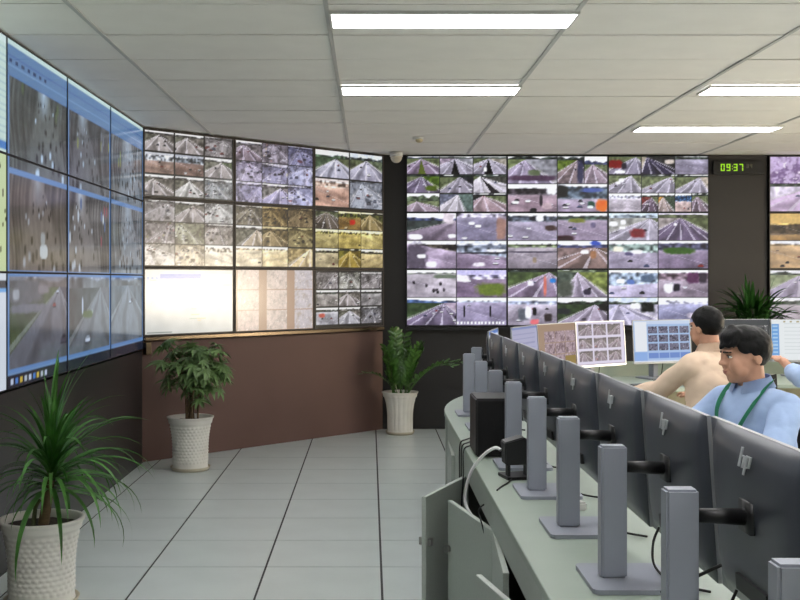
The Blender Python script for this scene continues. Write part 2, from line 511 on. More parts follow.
# walls
b = bmesh.new()
box(b, XL - .25, XL, YF, AL.y + .12, 0, .93)                # lower panel
box(b, XL - .25, XL - .09, YF, AL.y + .12, .93, CEIL)       # recessed behind the displays
wall_left = struct(obj('wall_left', b, M_WDARK))
adir = (AR - AL).normalized(); anor = Vector((adir.y, -adir.x))      # into the room
ARZ = math.atan2(adir.y, adir.x)
def apt(s, n): p = AL + adir * s + anor * n; return (p.x, p.y)
alen = (AR - AL).length
b = bmesh.new()
prism(b, [apt(-.12, -.02), apt(alen, -.02), apt(alen, -.30), apt(-.12, -.30)], 0, 1.0)
prism(b, [apt(-.12, -.10), apt(alen, -.10), apt(alen, -.30), apt(-.12, -.30)], 1.0, CEIL)
bmesh.ops.recalc_face_normals(b, faces=b.faces)
wall_ang = struct(obj('wall_angled', b, M_WWARM))
b = bmesh.new(); box(b, -1.2, XR + .2, YB, YB + .2, 0, CEIL)
wall_back = struct(obj('wall_back', b, M_WBLACK))
b = bmesh.new(); box(b, XL - .3, XR + .2, YF - .2, YF, 0, CEIL)
wall_front = struct(obj('wall_front', b, M_WPALE))
b = bmesh.new()
box(b, XR, XR + .2, YF, YB, 0, WZ0); box(b, XR, XR + .2, YF, YB, WZ1, CEIL)
e = YF
for y0, y1 in sorted(WINDOWS):
    box(b, XR, XR + .2, e, y0, WZ0, WZ1); e = y1
box(b, XR, XR + .2, e, YB, WZ0, WZ1)
wall_right = struct(obj('wall_right', b, M_WPALE))
for k, (y0, y1) in enumerate(sorted(WINDOWS)):
    b = bmesh.new(); f = .05
    box(b, XR + .08, XR + .14, y0, y1, WZ0, WZ0 + f); box(b, XR + .08, XR + .14, y0, y1, WZ1 - f, WZ1)
    for y in (y0, (y0 + y1) / 2 - f / 2, y1 - f): box(b, XR + .08, XR + .14, y, y + f, WZ0 + f, WZ1 - f)
    struct(obj('window_%d' % (k + 1), b, M_WHITEP))
# black cladding panel between the angled wall and the back displays, and the clock panel
BX0 = .371; BW = 1.0275; BH = .5775; BZ = 1.05; BY = 10.95
b = bmesh.new(); box(b, .12, BX0 - .004, BY + .03, YB - .002, 0, CEIL - .004)
struct(obj('trim_1', b, M_WBLACK))
PX0, PX1 = BX0 + 3 * BW + .004, 4.056
b = bmesh.new(); box(b, PX0, PX1, BY + .03, YB - .002, 0, CEIL - .004)
struct(obj('trim_2', b, mat('clock_panel_dark', (.15, .14, .135), rough=.6, var=.1, scale=3)))
# metal ledge under the angled displays and a slim one under the back displays
b = bmesh.new()
prism(b, [apt(.0, .03), apt(alen - .02, .03), apt(alen - .02, -.018), apt(.0, -.018)], 1.016, 1.042)
bmesh.ops.recalc_face_normals(b, faces=b.faces)
struct(obj('trim_3', b, M_ALU, bevel=.006))
b = bmesh.new(); prism(b, [apt(.0, .05), apt(.05, .05), apt(.05, .0), apt(.0, .0)], .90, 1.0)
bmesh.ops.recalc_face_normals(b, faces=b.faces)
struct(obj('trim_4', b, M_ALU))
b = bmesh.new(); box(b, BX0, PX0, BY - .01, YB - .002, BZ - .04, BZ - .004)
struct(obj('trim_5', b, M_BEZK))

# ------------------------------------------------------------------ the left video wall: one program window across nine displays
LW, LH, LZ = 1.12, .615, .945
CW, CH = 104, 60
big = Canvas(CW * 3, CH * 3, (.44, .58, .76))
def alley(h, w, seed, base=(.34, .33, .32), hi=(.8, .82, .86), vx=.5, signs=()):
    """narrow street between shop fronts, crowded with riders"""
    rng = np.random.default_rng(seed)
    bs = np.asarray(base)
    U = (np.arange(w) + .5)[None].repeat(h, 0) / w; V = (np.arange(h) + .5)[:, None].repeat(w, 1) / h
    g = rng.random(40)
    col = np.interp(U + .03 * np.sin(V * 5), np.linspace(0, 1, 40), g)
    img = bs * (.45 + .95 * col * (.5 + .5 * vnoise(rng, h, w, 14)))[..., None]
    t = np.clip((V - .05) / .95, .02, 1); a = (U - vx - .1 * t) / (.12 + .34 * t)
    m = np.clip((1 - np.abs(a)) / .25, 0, 1)
    mixin(img, m * .8, bs * 1.25)
    mixin(img, np.clip(1 - np.abs(U - vx) / .12, 0, 1) * np.clip(1 - V / .35, 0, 1), hi)
    for i in range(34):
        tt = rng.uniform(.08, 1) ; u = vx + .1 * tt + rng.uniform(-1, 1) * (.12 + .34 * tt); z = .006 + .016 * tt
        blob(img, u, .05 + .95 * tt, z, z * 2.6, [bs * .35, hi, bs * .5, bs * .3][i % 4], .8)
    for c in signs:
        for i in range(3): blob(img, rng.choice([rng.uniform(0, .3), rng.uniform(.7, 1)]), rng.uniform(.05, .6), .018, .07, c, .6)
    return grain(img, rng)
dk = dict(base=(.33, .32, .31), hi=(.80, .82, .86), lo=(.13, .12, .13))
def hdr(c):
    c.rect(0, 0, 1, .018, (.80, .90, .90)); c.rect(0, .018, 1, .105, (.36, .51, .69))
    c.rect(0, .045, 1, .052, (.28, .42, .66)); c.rect(0, .07, 1, .075, (.45, .60, .78))
    for k in range(7): c.rect(.012 + k * .03, .058, .026 + k * .03, .066, (.12, .2, .4))
hdr(big)
cu = [.014, .347, .672, 1.0]; cv = [.105, .380, .672, .958]
big.paste(cu[0], cv[0], cu[1] - .008, cv[1], F(alley, 1, base=(.36, .36, .34), hi=(.82, .87, .92), vx=.55, signs=[(.38, .42, .26)]), 2)
big.paste(cu[1], cv[0], cu[2] - .008, cv[1], F(alley, 2, base=(.36, .35, .35), hi=(.72, .75, .78), vx=.3, signs=[(.55, .55, .3), (.5, .5, .52)]), 2)
big.paste(cu[2], cv[0], cu[3], cv[1], F(alley, 3, base=(.46, .47, .48), hi=(.72, .75, .78), vx=.5, signs=[(.5, .52, .32)]), 2)
big.paste(cu[0], cv[1] + .004, cu[1] - .008, cv[2], F(alley, 4, base=(.40, .35, .32), hi=(.68, .66, .66), vx=.45), 2)
big.paste(cu[1], cv[1] + .004, cu[2] - .008, cv[2], F(alley, 5, base=(.42, .38, .36), hi=(.84, .83, .84), vx=.25, signs=[(.62, .22, .28), (.85, .85, .86), (.34, .42, .58)]), 2)
big.paste(cu[2], cv[1] + .004, cu[3], cv[2], F(alley, 6, base=(.47, .47, .47), hi=(.7, .72, .74), vx=.5), 2)
big.paste(cu[0], cv[2] + .004, cu[1] - .008, cv[3], F(hwy, 7, vx=.85, vy=.12, hw=.75, lean=-.30, road=(.42, .41, .43), lines=False, lv=(.30, .34, .22), rv=(.34, .33, .36), sky=(.55, .53, .55), tree=(.42, .38, .36), lanes=2, cars=3, th=.1, items=[(.25, .18, .26, .14, (.42, .40, .40)), (.3, .36, .3, .05, (.50, .48, .50)), (.1, .2, .05, .06, (.7, .68, .68)), (.55, .15, .1, .05, (.55, .5, .5))]), 2)
big.paste(cu[1], cv[2] + .004, cu[2] - .008, cv[3], F(hwy, 8, vx=.75, vy=.14, hw=.65, lean=-.2, road=(.46, .46, .47), lines=False, lv=(.30, .32, .31), rv=(.42, .41, .42), sky=(.62, .62, .66), tree=(.40, .40, .40), lanes=2, cars=2, items=[(.42, .5, .12, .05, (.36, .42, .2))]), 2)
big.paste(cu[2], cv[2] + .004, cu[3], cv[3], F(hwy, 9, vx=.5, vy=.12, hw=.8, road=(.48, .49, .51), lines=False, lv=(.38, .41, .43), rv=(.38, .40, .42), sky=(.6, .62, .66), tree=(.42, .43, .44), lanes=2, cars=2), 2)
blob(big.a, .19, .60, .022, .022, (.86, .84, .82), .2); blob(big.a, .185, .56, .012, .02, (.7, .68, .66), .4)
blob(big.a, .44, .78, .005, .03, (.85, .86, .9), .4)
big.rect(0, .962, 1, 1, (.12, .14, .2))
for k in range(9): big.rect(.02 + k * .022, .972, .033 + k * .022, .99, [(.75, .8, .9), (.3, .5, .8), (.8, .7, .3), (.7, .75, .8)][k % 4])
big.rect(.0, .10, .004, .96, (.50, .66, .90))
big.a[int(CH * .3):int(CH * 2.88)] *= np.asarray((.86, .93, 1.0))
lab_col = ['beside the angled wall', 'second column from the angled wall', 'third column from the angled wall']
lab_row = ['blue-bar street display, top row of left video wall', 'dark street display, middle row of left video wall', 'road footage display, bottom row of left video wall']
for r in range(3):
    for cc in range(3):
        arr = big.a[r * CH:(r + 1) * CH, cc * CW:(cc + 1) * CW]
        y = 8.95 - LW * (3 - cc) + LW / 2
        display(arr, LW, LH, (-1.89, y, LZ + LH * (2 - r)), math.pi / 2, lab_row[r] + ', ' + lab_col[2 - cc],
                'displays of the left video wall', .0045, M_BEZK, M_SCRG, .075)
# the next column: pale map pages
def mapcol(kind):
    c = Canvas(CW, CH, (.80, .90, .88))
    rng = np.random.default_rng(50 + kind)
    if kind == 0:
        c.rect(0, 0, 1, .06, (.85, .93, .93))
        for k in range(14): c.rect(rng.random() * .9, .1 + k * .06, 1, .11 + k * .06, (.70, .82, .84))
        c.rect(0, .9, 1, .96, (.25, .5, .8))
    elif kind == 1:
        c.rect(0, 0, 1, 1, (.80, .87, .68))
        for k in range(60):
            u, v = rng.random(), rng.random(); c.rect(u, v, u + .02, v + .035, (.35, .36, .25))
    else:
        c.rect(0, 0, 1, 1, (.86, .90, .95)); c.rect(0, .06, 1, .13, (.25, .25, .27)); c.rect(0, .13, 1, .17, (.45, .68, .92))
        for k in range(10): c.rect(.05, .25 + k * .07, .9, .26 + k * .07, (.72, .78, .86))
    return c.a
nm = ['showing a pale blue list page', 'showing a green dotted map', 'showing a white page with dark bar']
for r in range(3):
    display(mapcol(r), LW, LH, (-1.89, 8.95 - LW * 3.5, LZ + LH * (2 - r)), math.pi / 2, 'display of the left video wall ' + nm[r], 'displays of the left video wall', .0045, M_BEZK, M_SCRG, .075)

# ------------------------------------------------------------------ the angled video wall
AW, AH, AZ = alen / 3 - .003, .580, 1.045
DW, DH = 108, 66
gy = (1.08, 1.06, 1.05)
def bz(seed, **k):
    d = dict(base=(.60, .58, .59), hi=(.92, .92, .93), lo=(.33, .31, .32), k=26); d.update(k)
    bs = np.asarray(d['base'])
    rg = np.random.default_rng(seed * 3 + 1)
    c1 = F(hwy, seed + 900, vx=rg.uniform(.1, .9), vy=rg.uniform(.02, .2), hw=rg.uniform(.7, 1.4), lean=rg.uniform(-.6, .6), road=tuple(bs * 1.12), lv=tuple(bs * .85), rv=tuple(bs * .8), tree=tuple(bs * .62), sky=(.9, .9, .9), lanes=3, cars=14)
    c2 = F(busy, seed, **d)
    return lambda h, w: .58 * c1(h, w) + .42 * c2(h, w)
def road_g(seed, **k):
    d = dict(road=(.66, .63, .63), lv=(.5, .5, .46), rv=(.52, .5, .48), sky=(.86, .86, .88), tree=(.42, .41, .40), cars=6); d.update(k)
    return F(hwy, seed, **d)
yl = (1.0, .95, .74)
def ang_canvas(r, c):
    cv_ = Canvas(DW, DH, (.16, .14, .13))
    if r == 0 and c == 0:
        fs = [road_g(11, tree=(.4, .38, .38)), road_g(12, vx=.4), bz(13), F(cross, 14, hv=.35, road=(.62, .52, .48), back=(.6, .62, .66), sky=(.75, .76, .8), cars=2), F(cross, 15, hv=.35, road=(.55, .45, .42), back=(.45, .48, .52), sky=(.7, .72, .78), cars=3), road_g(16, vx=.6, rv=(.45, .5, .38)),
              road_g(17, vx=.3), road_g(18, vx=.5, hw=.7, road=(.72, .72, .72)), bz(19, base=(.58, .6, .62), col=[(.35, .45, .6)])]
        grid(cv_, fs, 3, 3, gap=2)
    elif r == 0 and c == 1:
        fs = [road_g(21, vx=.3, road=(.6, .55, .56)), bz(22, col=[(.8, .5, .4), (.75, .65, .35)]), bz(23, base=(.52, .53, .62)), bz(24, base=(.64, .62, .68)), bz(25, base=(.6, .6, .68), hi=(.95, .95, 1), col=[(.75, .75, .4)]), bz(26, base=(.66, .68, .76)),
              bz(27, base=(.62, .61, .70)), road_g(28, vx=.7, road=(.66, .65, .74)), bz(29, base=(.68, .70, .80))]
        grid(cv_, [tint(f, (1, .98, 1.06)) for f in fs], 3, 3, gap=1)
    elif r == 0 and c == 2:
        fs = [F(hwy, 31, vx=.6, vy=.3, sky=(.88, .92, .98), tree=(.38, .46, .38), lv=(.40, .48, .38), road=(.68, .68, .76), cars=5), F(hwy, 32, vx=.5, vy=.25, sky=(.8, .84, .9), tree=(.4, .44, .44), road=(.68, .67, .76), rv=(.5, .55, .45)),
              F(cross, 33, hv=.25, road=(.78, .62, .55), back=(.7, .6, .55), sky=(.85, .8, .8), cars=4), bz(34, base=(.62, .64, .70), lo=(.3, .33, .38))]
        grid(cv_, fs, 2, 2, gap=2)
    elif r == 1 and c == 0:
        fs = [bz(41, hi=(.96, .96, .97)), road_g(42, sky=(.8, .8, .8), vx=.6), bz(43, base=(.7, .7, .7), hi=(.97, .97, .97)), bz(44, base=(.62, .59, .60), col=[(.55, .25, .3), (.6, .6, .3)]), bz(45, base=(.66, .66, .58), col=[(.6, .62, .35)]), bz(46, base=(.68, .65, .64)),
              bz(47, base=(.74, .72, .70), hi=(.97, .96, .95)), bz(48, base=(.78, .73, .64), hi=(.97, .95, .92)), F(cross, 49, hv=.3, road=(.84, .80, .72), back=(.72, .68, .62), cars=1)]
        grid(cv_, fs, 3, 3, gap=1)
    elif r == 1 and c == 1:  # yellowish tints paint the warm window glare that fades up this display
        fs = [bz(51, base=(.55, .52, .46), col=[(.8, .78, .7)]), tint(bz(52), (1, .90, .62)), tint(bz(53), (.94, .86, .66)), road_g(54, vx=.8, lean=.3, road=(.72, .66, .58), rv=(.3, .27, .22)), tint(road_g(55, vx=.3), (.97, .90, .68)), tint(bz(56, contrast=.4), (1, .95, .68)),
              F(cross, 57, hv=.15, road=(.86, .80, .68), back=(.66, .58, .45), cars=1), F(cross, 58, hv=.15, road=(.86, .78, .60), back=(.75, .68, .5), cars=0), F(hwy, 59, vx=.9, vy=.05, road=(.85, .76, .58), lv=(.72, .64, .45), rv=(.7, .6, .42), cars=1)]
        grid(cv_, fs, 3, 3, gap=1)
    elif r == 1 and c == 2:
        y2 = (1, .95, .74)
        fs = [F(hwy, 61, vx=.5, vy=.1, hw=1.3, lanes=7, road=(.50, .46, .42), cars=2), tint(F(cross, 62, hv=.3, cars=2, back=(.4, .45, .3), road=(.62, .55, .42), items=[(.62, .6, .12, .14, (.95, .30, .16))]), (1, .92, .7)), tint(F(hwy, 63, vx=.4, vy=.15, hw=1.1, cars=2, road=(.66, .62, .55)), y2),
              tint(F(cross, 64, hv=.2, cars=1, road=(.72, .70, .60), back=(.55, .56, .42)), y2), tint(F(cross, 65, hv=.2, cars=1, road=(.74, .70, .5), back=(.62, .6, .38)), y2), tint(F(cross, 66, hv=.2, cars=0, road=(.78, .75, .6), back=(.66, .64, .48)), y2),
              tint(F(cross, 67, hv=.2, cars=3, road=(.72, .70, .66)), (1, .95, .8)), tint(F(hwy, 68, vx=.5, vy=.1, cars=2, road=(.72, .66, .40), lv=(.55, .55, .3), rv=(.6, .56, .32)), y2), tint(F(cross, 69, hv=.2, cars=1, road=(.76, .72, .6)), (1, .95, .8))]
        grid(cv_, fs, 3, 3, gap=1)
    elif r == 2 and c == 0:
        cv_.rect(.012, .02, .988, .98, (.86, .87, .86))
        rng = np.random.default_rng(70)
        cv_.a[2:-2, 2:-2] *= (1 + .08 * (vnoise(rng, DH - 4, DW - 4, 12) - .5))[..., None]
        for k in range(16):
            u, v = rng.random() * .85 + .02, .15 + .75 * rng.random(); cv_.rect(u, v, u + rng.uniform(.02, .12), v + .012, [(.74, .80, .74), (.90, .84, .70), (.70, .76, .86)][k % 3])
        cv_.rect(.17, .08, .62, .15, (.40, .53, .84)); cv_.rect(.62, .08, .97, .15, (.84, .86, .90))
        for k in range(3): cv_.rect(.03 + .045 * k, .12, .055 + .045 * k, .16, (.55, .66, .85))
        cv_.rect(.03, .95, .3, .97, (.45, .5, .5))
    elif r == 2 and c == 1:
        glare_wash = dict(base=(.86, .82, .80), hi=(.96, .93, .91), lo=(.74, .69, .66), k=14, contrast=.7)  # pale low-contrast colours imitate window glare lying over these camera views
        fs = [F(busy, 80 + k, **{**glare_wash, 'base': [(.88, .80, .77), (.88, .81, .78), (.82, .79, .82)][k % 3]}) for k in range(9)]
        cv_.rect(0, 0, 1, 1, (.70, .58, .50))
        for k, f in enumerate(fs):
            i, j = k % 3, k // 3
            cv_.paste(.03 + i * .36, j / 3, .30 + i * .36 if i < 2 else 1, (j + 1) / 3, f, 1)
    else:
        fs = [bz(91, hi=(.95, .95, .93)), bz(92, base=(.66, .66, .63), hi=(.97, .97, .96)), bz(93, hi=(.96, .96, .96)), F(cross, 94, hv=.2, cars=2, road=(.63, .61, .60)), road_g(95, vx=.4), F(cross, 96, hv=.2, cars=1, road=(.60, .59, .60)),
              F(cross, 97, hv=.2, cars=2, road=(.66, .66, .70), items=[(.25, .45, .14, .12, (.85, .42, .36))]), road_g(98, road=(.66, .66, .70)), bz(99, base=(.52, .52, .55))]
        grid(cv_, fs, 3, 3, u0=.02, v0=.03, u1=.99, v1=.97, gap=2)
    if r < 2 or c == 2:
        m = cv_.a.mean(-1, keepdims=True); cv_.a = m + (cv_.a - m) * .58
        cv_.a = np.clip((cv_.a - .60) * 1.75 + .57, .05, 1)
    return cv_.a
alab = [['nine-camera display with grey street views, top of angled wall, next to left video wall', 'nine-camera display with lavender street views, top of the angled wall', 'four-camera display with road views, top of the angled wall, next to the black column'],
        ['nine-camera display with pale street views, above the map display on the angled wall', 'nine-camera display with street views tinted by painted-in warm glare, middle of the angled wall', 'nine-camera display with yellow views and one red vehicle on the angled wall'],
        ['display showing a pale map with blue bar, bottom of the angled wall', 'display showing pink camera views washed out by painted-in glare, bottom of the angled wall, middle column', 'nine-camera display with small grey views, bottom of the angled wall, beside black column']]
for r in range(3):
    for c in range(3):
        p = AL + adir * (alen / 3 * (c + .5))
        display(ang_canvas(r, c), AW, AH, (p.x, p.y, AZ + .5815 * (2 - r)), ARZ, alab[r][c], 'displays of the angled video wall', .013, M_BEZB, M_SCR)

# ------------------------------------------------------------------ the back video wall
def lavender(f):
    def g(h, w):
        a = np.clip((np.clip(f(h, w), 0, 1) - .54) * 1.5 + .54, 0, 1)
        m = a.mean(-1, keepdims=True)
        return np.clip(m + (a - m) * .82, 0, 1) * np.asarray((.985, .99, 1.02))
    return g
DARK = (.14, .13, .16); WHITE = (.95, .95, .97); BLUE = (.25, .36, .66)
PUR = (.56, .50, .57)
def back_canvas(r, c):
    k = Canvas(DW, DH, (.04, .04, .05))
    if r == 0 and c == 0:
        fs = [F(hwy, 101, vx=.45, vy=.15, hw=1.0, med=(.42, .46, .24), road=PUR, cars=4, tree=(.25, .28, .33)), F(hwy, 102, vx=.45, vy=.15, hw=1.1, med=DARK, lanes=6, cars=2, lv=(.6, .55, .6), rv=(.6, .6, .62)), F(hwy, 103, vx=.45, vy=.15, hw=1.2, med=DARK, lanes=7, cars=3, rv=(.62, .6, .55), items=[(.36, .75, .05, .12, WHITE)]),
              F(hwy, 104, vx=.45, vy=.1, hw=.9, lean=-.2, rv=(.36, .44, .2), sky=WHITE, road=(.48, .44, .52), cars=3, items=[(.75, .75, .18, .14, (.38, .44, .16))]), F(hwy, 105, vx=.6, vy=.12, hw=.7, rv=(.25, .25, .27), tree=(.2, .24, .22), cars=5, road=(.58, .56, .60)), F(hwy, 106, vx=.2, vy=.1, hw=1.2, lean=.45, road=(.74, .72, .74), lanes=3, cars=2, med=(.25, .23, .25), sky=(.9, .9, .92), rv=(.35, .35, .33)),
              F(hwy, 107, vx=.3, vy=.45, hw=.9, lean=.3, sky=WHITE, tree=(.36, .40, .33), th=.3, road=(.62, .56, .60), cars=1), F(hwy, 108, vx=.55, vy=.05, hw=.5, lean=-.3, lv=(.45, .46, .52), rv=(.42, .48, .46), road=(.72, .70, .72), sky=(.6, .66, .78), cars=0), F(hwy, 109, vx=.3, vy=.12, hw=1.1, lean=.15, road=(.64, .56, .58), lv=DARK, sky=WHITE, tree=DARK, cars=1)]
        grid(k, [lavender(f) for f in fs], 3, 3)
    elif r == 0 and c == 1:
        k.paste(0, 0, .5, .5, lavender(F(hwy, 111, vx=.35, vy=.14, hw=.7, lean=-.1, lv=(.50, .54, .40), rv=(.56, .56, .58), road=(.62, .58, .66), cars=1, items=[(.5, .80, .5, .1, (.38, .30, .38)), (.55, .6, .12, .1, (.42, .46, .36))])))
        k.paste(.5, 0, .77, .5, lavender(F(hwy, 112, vx=.75, vy=.15, hw=1.1, lean=-.3, lv=(.42, .48, .25), rv=(.22, .22, .27), road=(.55, .49, .50), cars=2, items=[(.86, .6, .12, .4, (.30, .30, .40))])))
        k.paste(.77, 0, 1, .5, lavender(F(hwy, 113, vx=.35, vy=.3, hw=1.1, lean=.2, lv=(.42, .46, .34), road=(.60, .54, .58), tree=(.30, .32, .42), cars=2)))
        k.paste(0, .5, .5, 1, lavender(F(cross, 114, hv=.35, sky=WHITE, skyh=.12, back=(.28, .26, .28), road=(.62, .54, .58), cars=6, size=.06, items=[(.9, .18, .11, .2, WHITE), (.8, .8, .10, .12, (.70, .62, .64)), (.68, .6, .03, .2, (.25, .22, .25)), (.16, .66, .07, .05, WHITE)])))
        k.paste(.5, .5, 1, 1, lavender(F(cross, 115, hv=.5, sky=(.92, .92, .95), skyh=.06, back=(.34, .38, .42), road=(.60, .55, .62), cars=6, items=[(.08, .25, .12, .22, (.13, .15, .13)), (.9, .78, .11, .2, (.92, .46, .16)), (.68, .75, .07, .12, (.15, .36, .30)), (.66, .84, .06, .05, (.85, .9, .9)), (.7, .22, .22, .07, (.35, .42, .66))])))
    elif r == 0 and c == 2:
        fs = [F(hwy, 121, vx=.85, vy=.05, hw=.8, lean=-.3, road=(.56, .54, .60), cars=1, items=[(.2, .45, .22, .22, (.55, .16, .16)), (.36, .88, .15, .09, WHITE), (.48, .55, .08, .18, (.25, .23, .28))]), F(hwy, 122, vx=.15, vy=.05, hw=.7, lean=.5, lv=(.66, .62, .55), rv=(.26, .26, .26), road=(.30, .28, .36), sky=(.5, .5, .5), cars=1, items=[(.85, .32, .14, .12, (.8, .76, .72))]), F(cross, 123, hv=.15, road=(.56, .54, .60), cars=0, skyh=.0),
              F(hwy, 124, vx=.7, vy=.05, hw=.8, lean=-.4, cars=2, items=[(.4, .3, .08, .1, WHITE), (.3, .45, .06, .08, WHITE)]), F(hwy, 125, vx=.9, vy=.1, hw=.7, lean=-.45, rv=(.5, .54, .40), cars=2), F(hwy, 126, vx=.75, vy=.12, hw=.6, lean=-.3, rv=(.68, .64, .58), cars=3),
              F(cross, 127, hv=.25, back=(.62, .62, .68), road=(.68, .65, .68), cars=0)]
        grid(k, [lavender(f) for f in fs], 3, 3)
        k.paste(1 / 3, 2 / 3, .5, 1, lavender(F(hwy, 128, vx=.6, vy=.2, hw=.9, lean=-.2, road=(.42, .36, .42), lv=(.5, .24, .22), cars=2)))
        k.paste(.5, 2 / 3, 2 / 3, 1, lavender(F(hwy, 129, vx=.3, vy=.2, hw=.7, lv=(.72, .55, .30), road=(.66, .60, .58), cars=1, rv=(.3, .36, .3))))
        k.paste(2 / 3, 2 / 3, 5 / 6, 1, lavender(F(cross, 130, hv=.4, back=(.25, .36, .48), road=(.72, .64, .62), cars=3)))
        k.paste(5 / 6, 2 / 3, 1, 1, lavender(F(hwy, 131, vx=.3, vy=.15, hw=1.0, lean=.2, road=(.52, .46, .50), cars=2)))
    else:
        spec = {
            (1, 0): [F(hwy, 141, vx=1.0, vy=.28, hw=1.4, lean=-.3, lv=(.30, .33, .32), tree=(.28, .31, .42), road=(.54, .49, .55), cars=0, lines=False, items=[(.18, .88, .13, .09, WHITE), (.93, .85, .08, .07, WHITE), (.85, .2, .12, .2, (.78, .74, .76))]),
                     F(cross, 142, hv=.12, road=(.52, .50, .58), back=(.62, .60, .66), skyh=.0, cars=2, items=[(.3, .38, .06, .05, WHITE), (.43, .48, .06, .05, WHITE), (.9, .6, .10, .4, (.62, .50, .46))]),
                     F(cross, 143, hv=.2, slope=.3, back=(.32, .30, .27), road=(.66, .60, .68), cars=1, items=[(.2, .6, .2, .5, (.40, .37, .42)), (.3, .56, .08, .07, WHITE), (.5, .86, .1, .1, WHITE)]),
                     F(cross, 144, hv=.45, slope=.2, back=(.50, .53, .58), sky=(.82, .84, .90), skyh=.1, road=(.56, .50, .58), cars=2, items=[(.8, .35, .25, .05, (.86, .86, .9)), (.55, .45, .5, .03, DARK), (.45, .86, .12, .07, (.86, .83, .86))])],
            (1, 1): [F(cross, 151, hv=.28, back=(.34, .36, .40), road=(.60, .57, .64), cars=4, items=[(.65, .2, .08, .1, WHITE), (.87, .55, .11, .1, (.34, .27, .25))]),
                     F(cross, 152, hv=.22, back=(.30, .36, .33), road=(.60, .55, .62), cars=3, items=[(.4, .28, .16, .08, (.50, .52, .26)), (.12, .92, .2, .09, (.30, .18, .22)), (.72, .45, .05, .1, (.45, .42, .52))]),
                     F(cross, 153, hv=.2, back=(.38, .42, .32), road=(.56, .53, .56), cars=0, items=[(.5, .4, .5, .03, (.36, .34, .4)), (.55, .7, .04, .1, (.60, .54, .46))]),
                     F(hwy, 154, vx=.75, vy=.25, hw=1.1, lean=-.2, road=(.56, .48, .46), lv=(.52, .45, .44), rv=(.52, .44, .38), tree=(.32, .34, .48), cars=1, items=[(.55, .4, .08, .07, WHITE), (.76, .08, .1, .07, (.28, .38, .72)), (.72, .5, .06, .14, (.62, .46, .34))])],
            (1, 2): [F(hwy, 161, vx=.85, vy=.2, hw=1.0, lean=-.25, lv=(.60, .60, .58), sky=(.78, .84, .88), tree=(.58, .62, .66), lanes=5, cars=1, items=[(.6, .74, .14, .16, (.55, .22, .25)), (.28, .55, .06, .05, WHITE), (.1, .4, .08, .08, WHITE), (.3, .34, .05, .08, WHITE)]),
                     F(hwy, 162, vx=.45, vy=.18, hw=.85, lanes=6, road=(.46, .41, .50), lv=(.58, .55, .54), rv=(.40, .43, .32), tree=(.36, .38, .30), sky=(.82, .80, .86), cars=1, items=[(.34, .42, .03, .05, WHITE)]),
                     F(cross, 163, hv=.35, slope=.1, back=(.48, .54, .52), road=(.62, .59, .66), cars=2, items=[(.2, .3, .1, .1, (.88, .86, .78)), (.58, .4, .12, .07, WHITE), (.42, .48, .08, .06, (.4, .38, .5))]),
                     F(cross, 164, hv=.3, back=(.34, .34, .42), road=(.52, .47, .55), skyh=.05, cars=1, items=[(.42, .36, .30, .12, (.30, .44, .18))])],
            (2, 0): [F(cross, 171, hv=.12, road=(.68, .65, .68), back=(.40, .42, .38), cars=0, moto=9, items=[(.8, .25, .25, .07, (.46, .50, .44))]),
                     F(cross, 172, hv=.3, back=(.70, .68, .78), sky=(.74, .72, .86), skyh=.2, road=(.48, .42, .50), cars=1, items=[(.7, .72, .3, .22, (.46, .52, .26)), (.12, .32, .13, .12, (.86, .83, .86))]),
                     F(hwy, 173, vx=.75, vy=.2, hw=.8, lean=-.2, lanes=5, lv=(.30, .36, .26), rv=(.66, .60, .66), road=(.50, .46, .54), cars=10, tree=(.34, .42, .56)),
                     F(cross, 174, hv=.12, road=(.58, .55, .64), back=(.56, .60, .66), cars=1, zebra=True, items=[(.15, .5, .02, .2, DARK), (.68, .5, .015, .2, DARK)])],
            (2, 1): [F(hwy, 181, vx=.85, vy=.1, hw=1.0, lean=-.3, lv=(.36, .42, .28), rv=(.30, .36, .22), road=(.56, .50, .58), cars=1, items=[(.92, .4, .06, .08, (.20, .50, .76)), (.47, .5, .06, .09, (.88, .86, .9)), (.76, .6, .03, .35, (.80, .48, .42))]),
                     F(hwy, 182, vx=.4, vy=.1, hw=.5, lean=.15, lv=(.36, .40, .36), rv=(.50, .54, .32), road=(.64, .60, .66), tree=(.42, .46, .38), cars=1, items=[(.15, .7, .16, .3, (.38, .40, .36)), (.6, .82, .08, .1, (.28, .26, .32))]),
                     F(cross, 183, hv=.2, road=(.66, .63, .68), back=(.55, .58, .66), cars=3, items=[(.32, .6, .1, .22, (.42, .44, .47)), (.42, .55, .06, .2, WHITE), (.55, .5, .04, .14, DARK), (.82, .72, .08, .14, (.3, .27, .27)), (.55, .88, .08, .1, (.88, .46, .48))]),
                     F(hwy, 184, vx=.75, vy=.25, hw=.7, lean=-.15, lv=(.30, .36, .25), rv=(.34, .33, .33), sky=WHITE, tree=(.24, .28, .24), road=(.62, .58, .64), cars=2, items=[(.12, .5, .14, .1, (.22, .24, .27)), (.92, .35, .08, .12, DARK)])],
            (2, 2): [F(cross, 191, hv=.5, slope=-.1, back=(.55, .60, .66), road=(.74, .71, .80), cars=3, items=[(.25, .42, .08, .08, WHITE), (.8, .3, .14, .14, (.38, .44, .52)), (.45, .45, .08, .08, (.4, .5, .72))]),
                     F(cross, 192, hv=.35, back=(.50, .44, .48), road=(.62, .57, .62), cars=4, items=[(.2, .68, .1, .16, WHITE), (.37, .66, .07, .14, (.2, .2, .25)), (.7, .3, .12, .2, (.42, .26, .40)), (.9, .3, .08, .2, (.28, .25, .3))]),
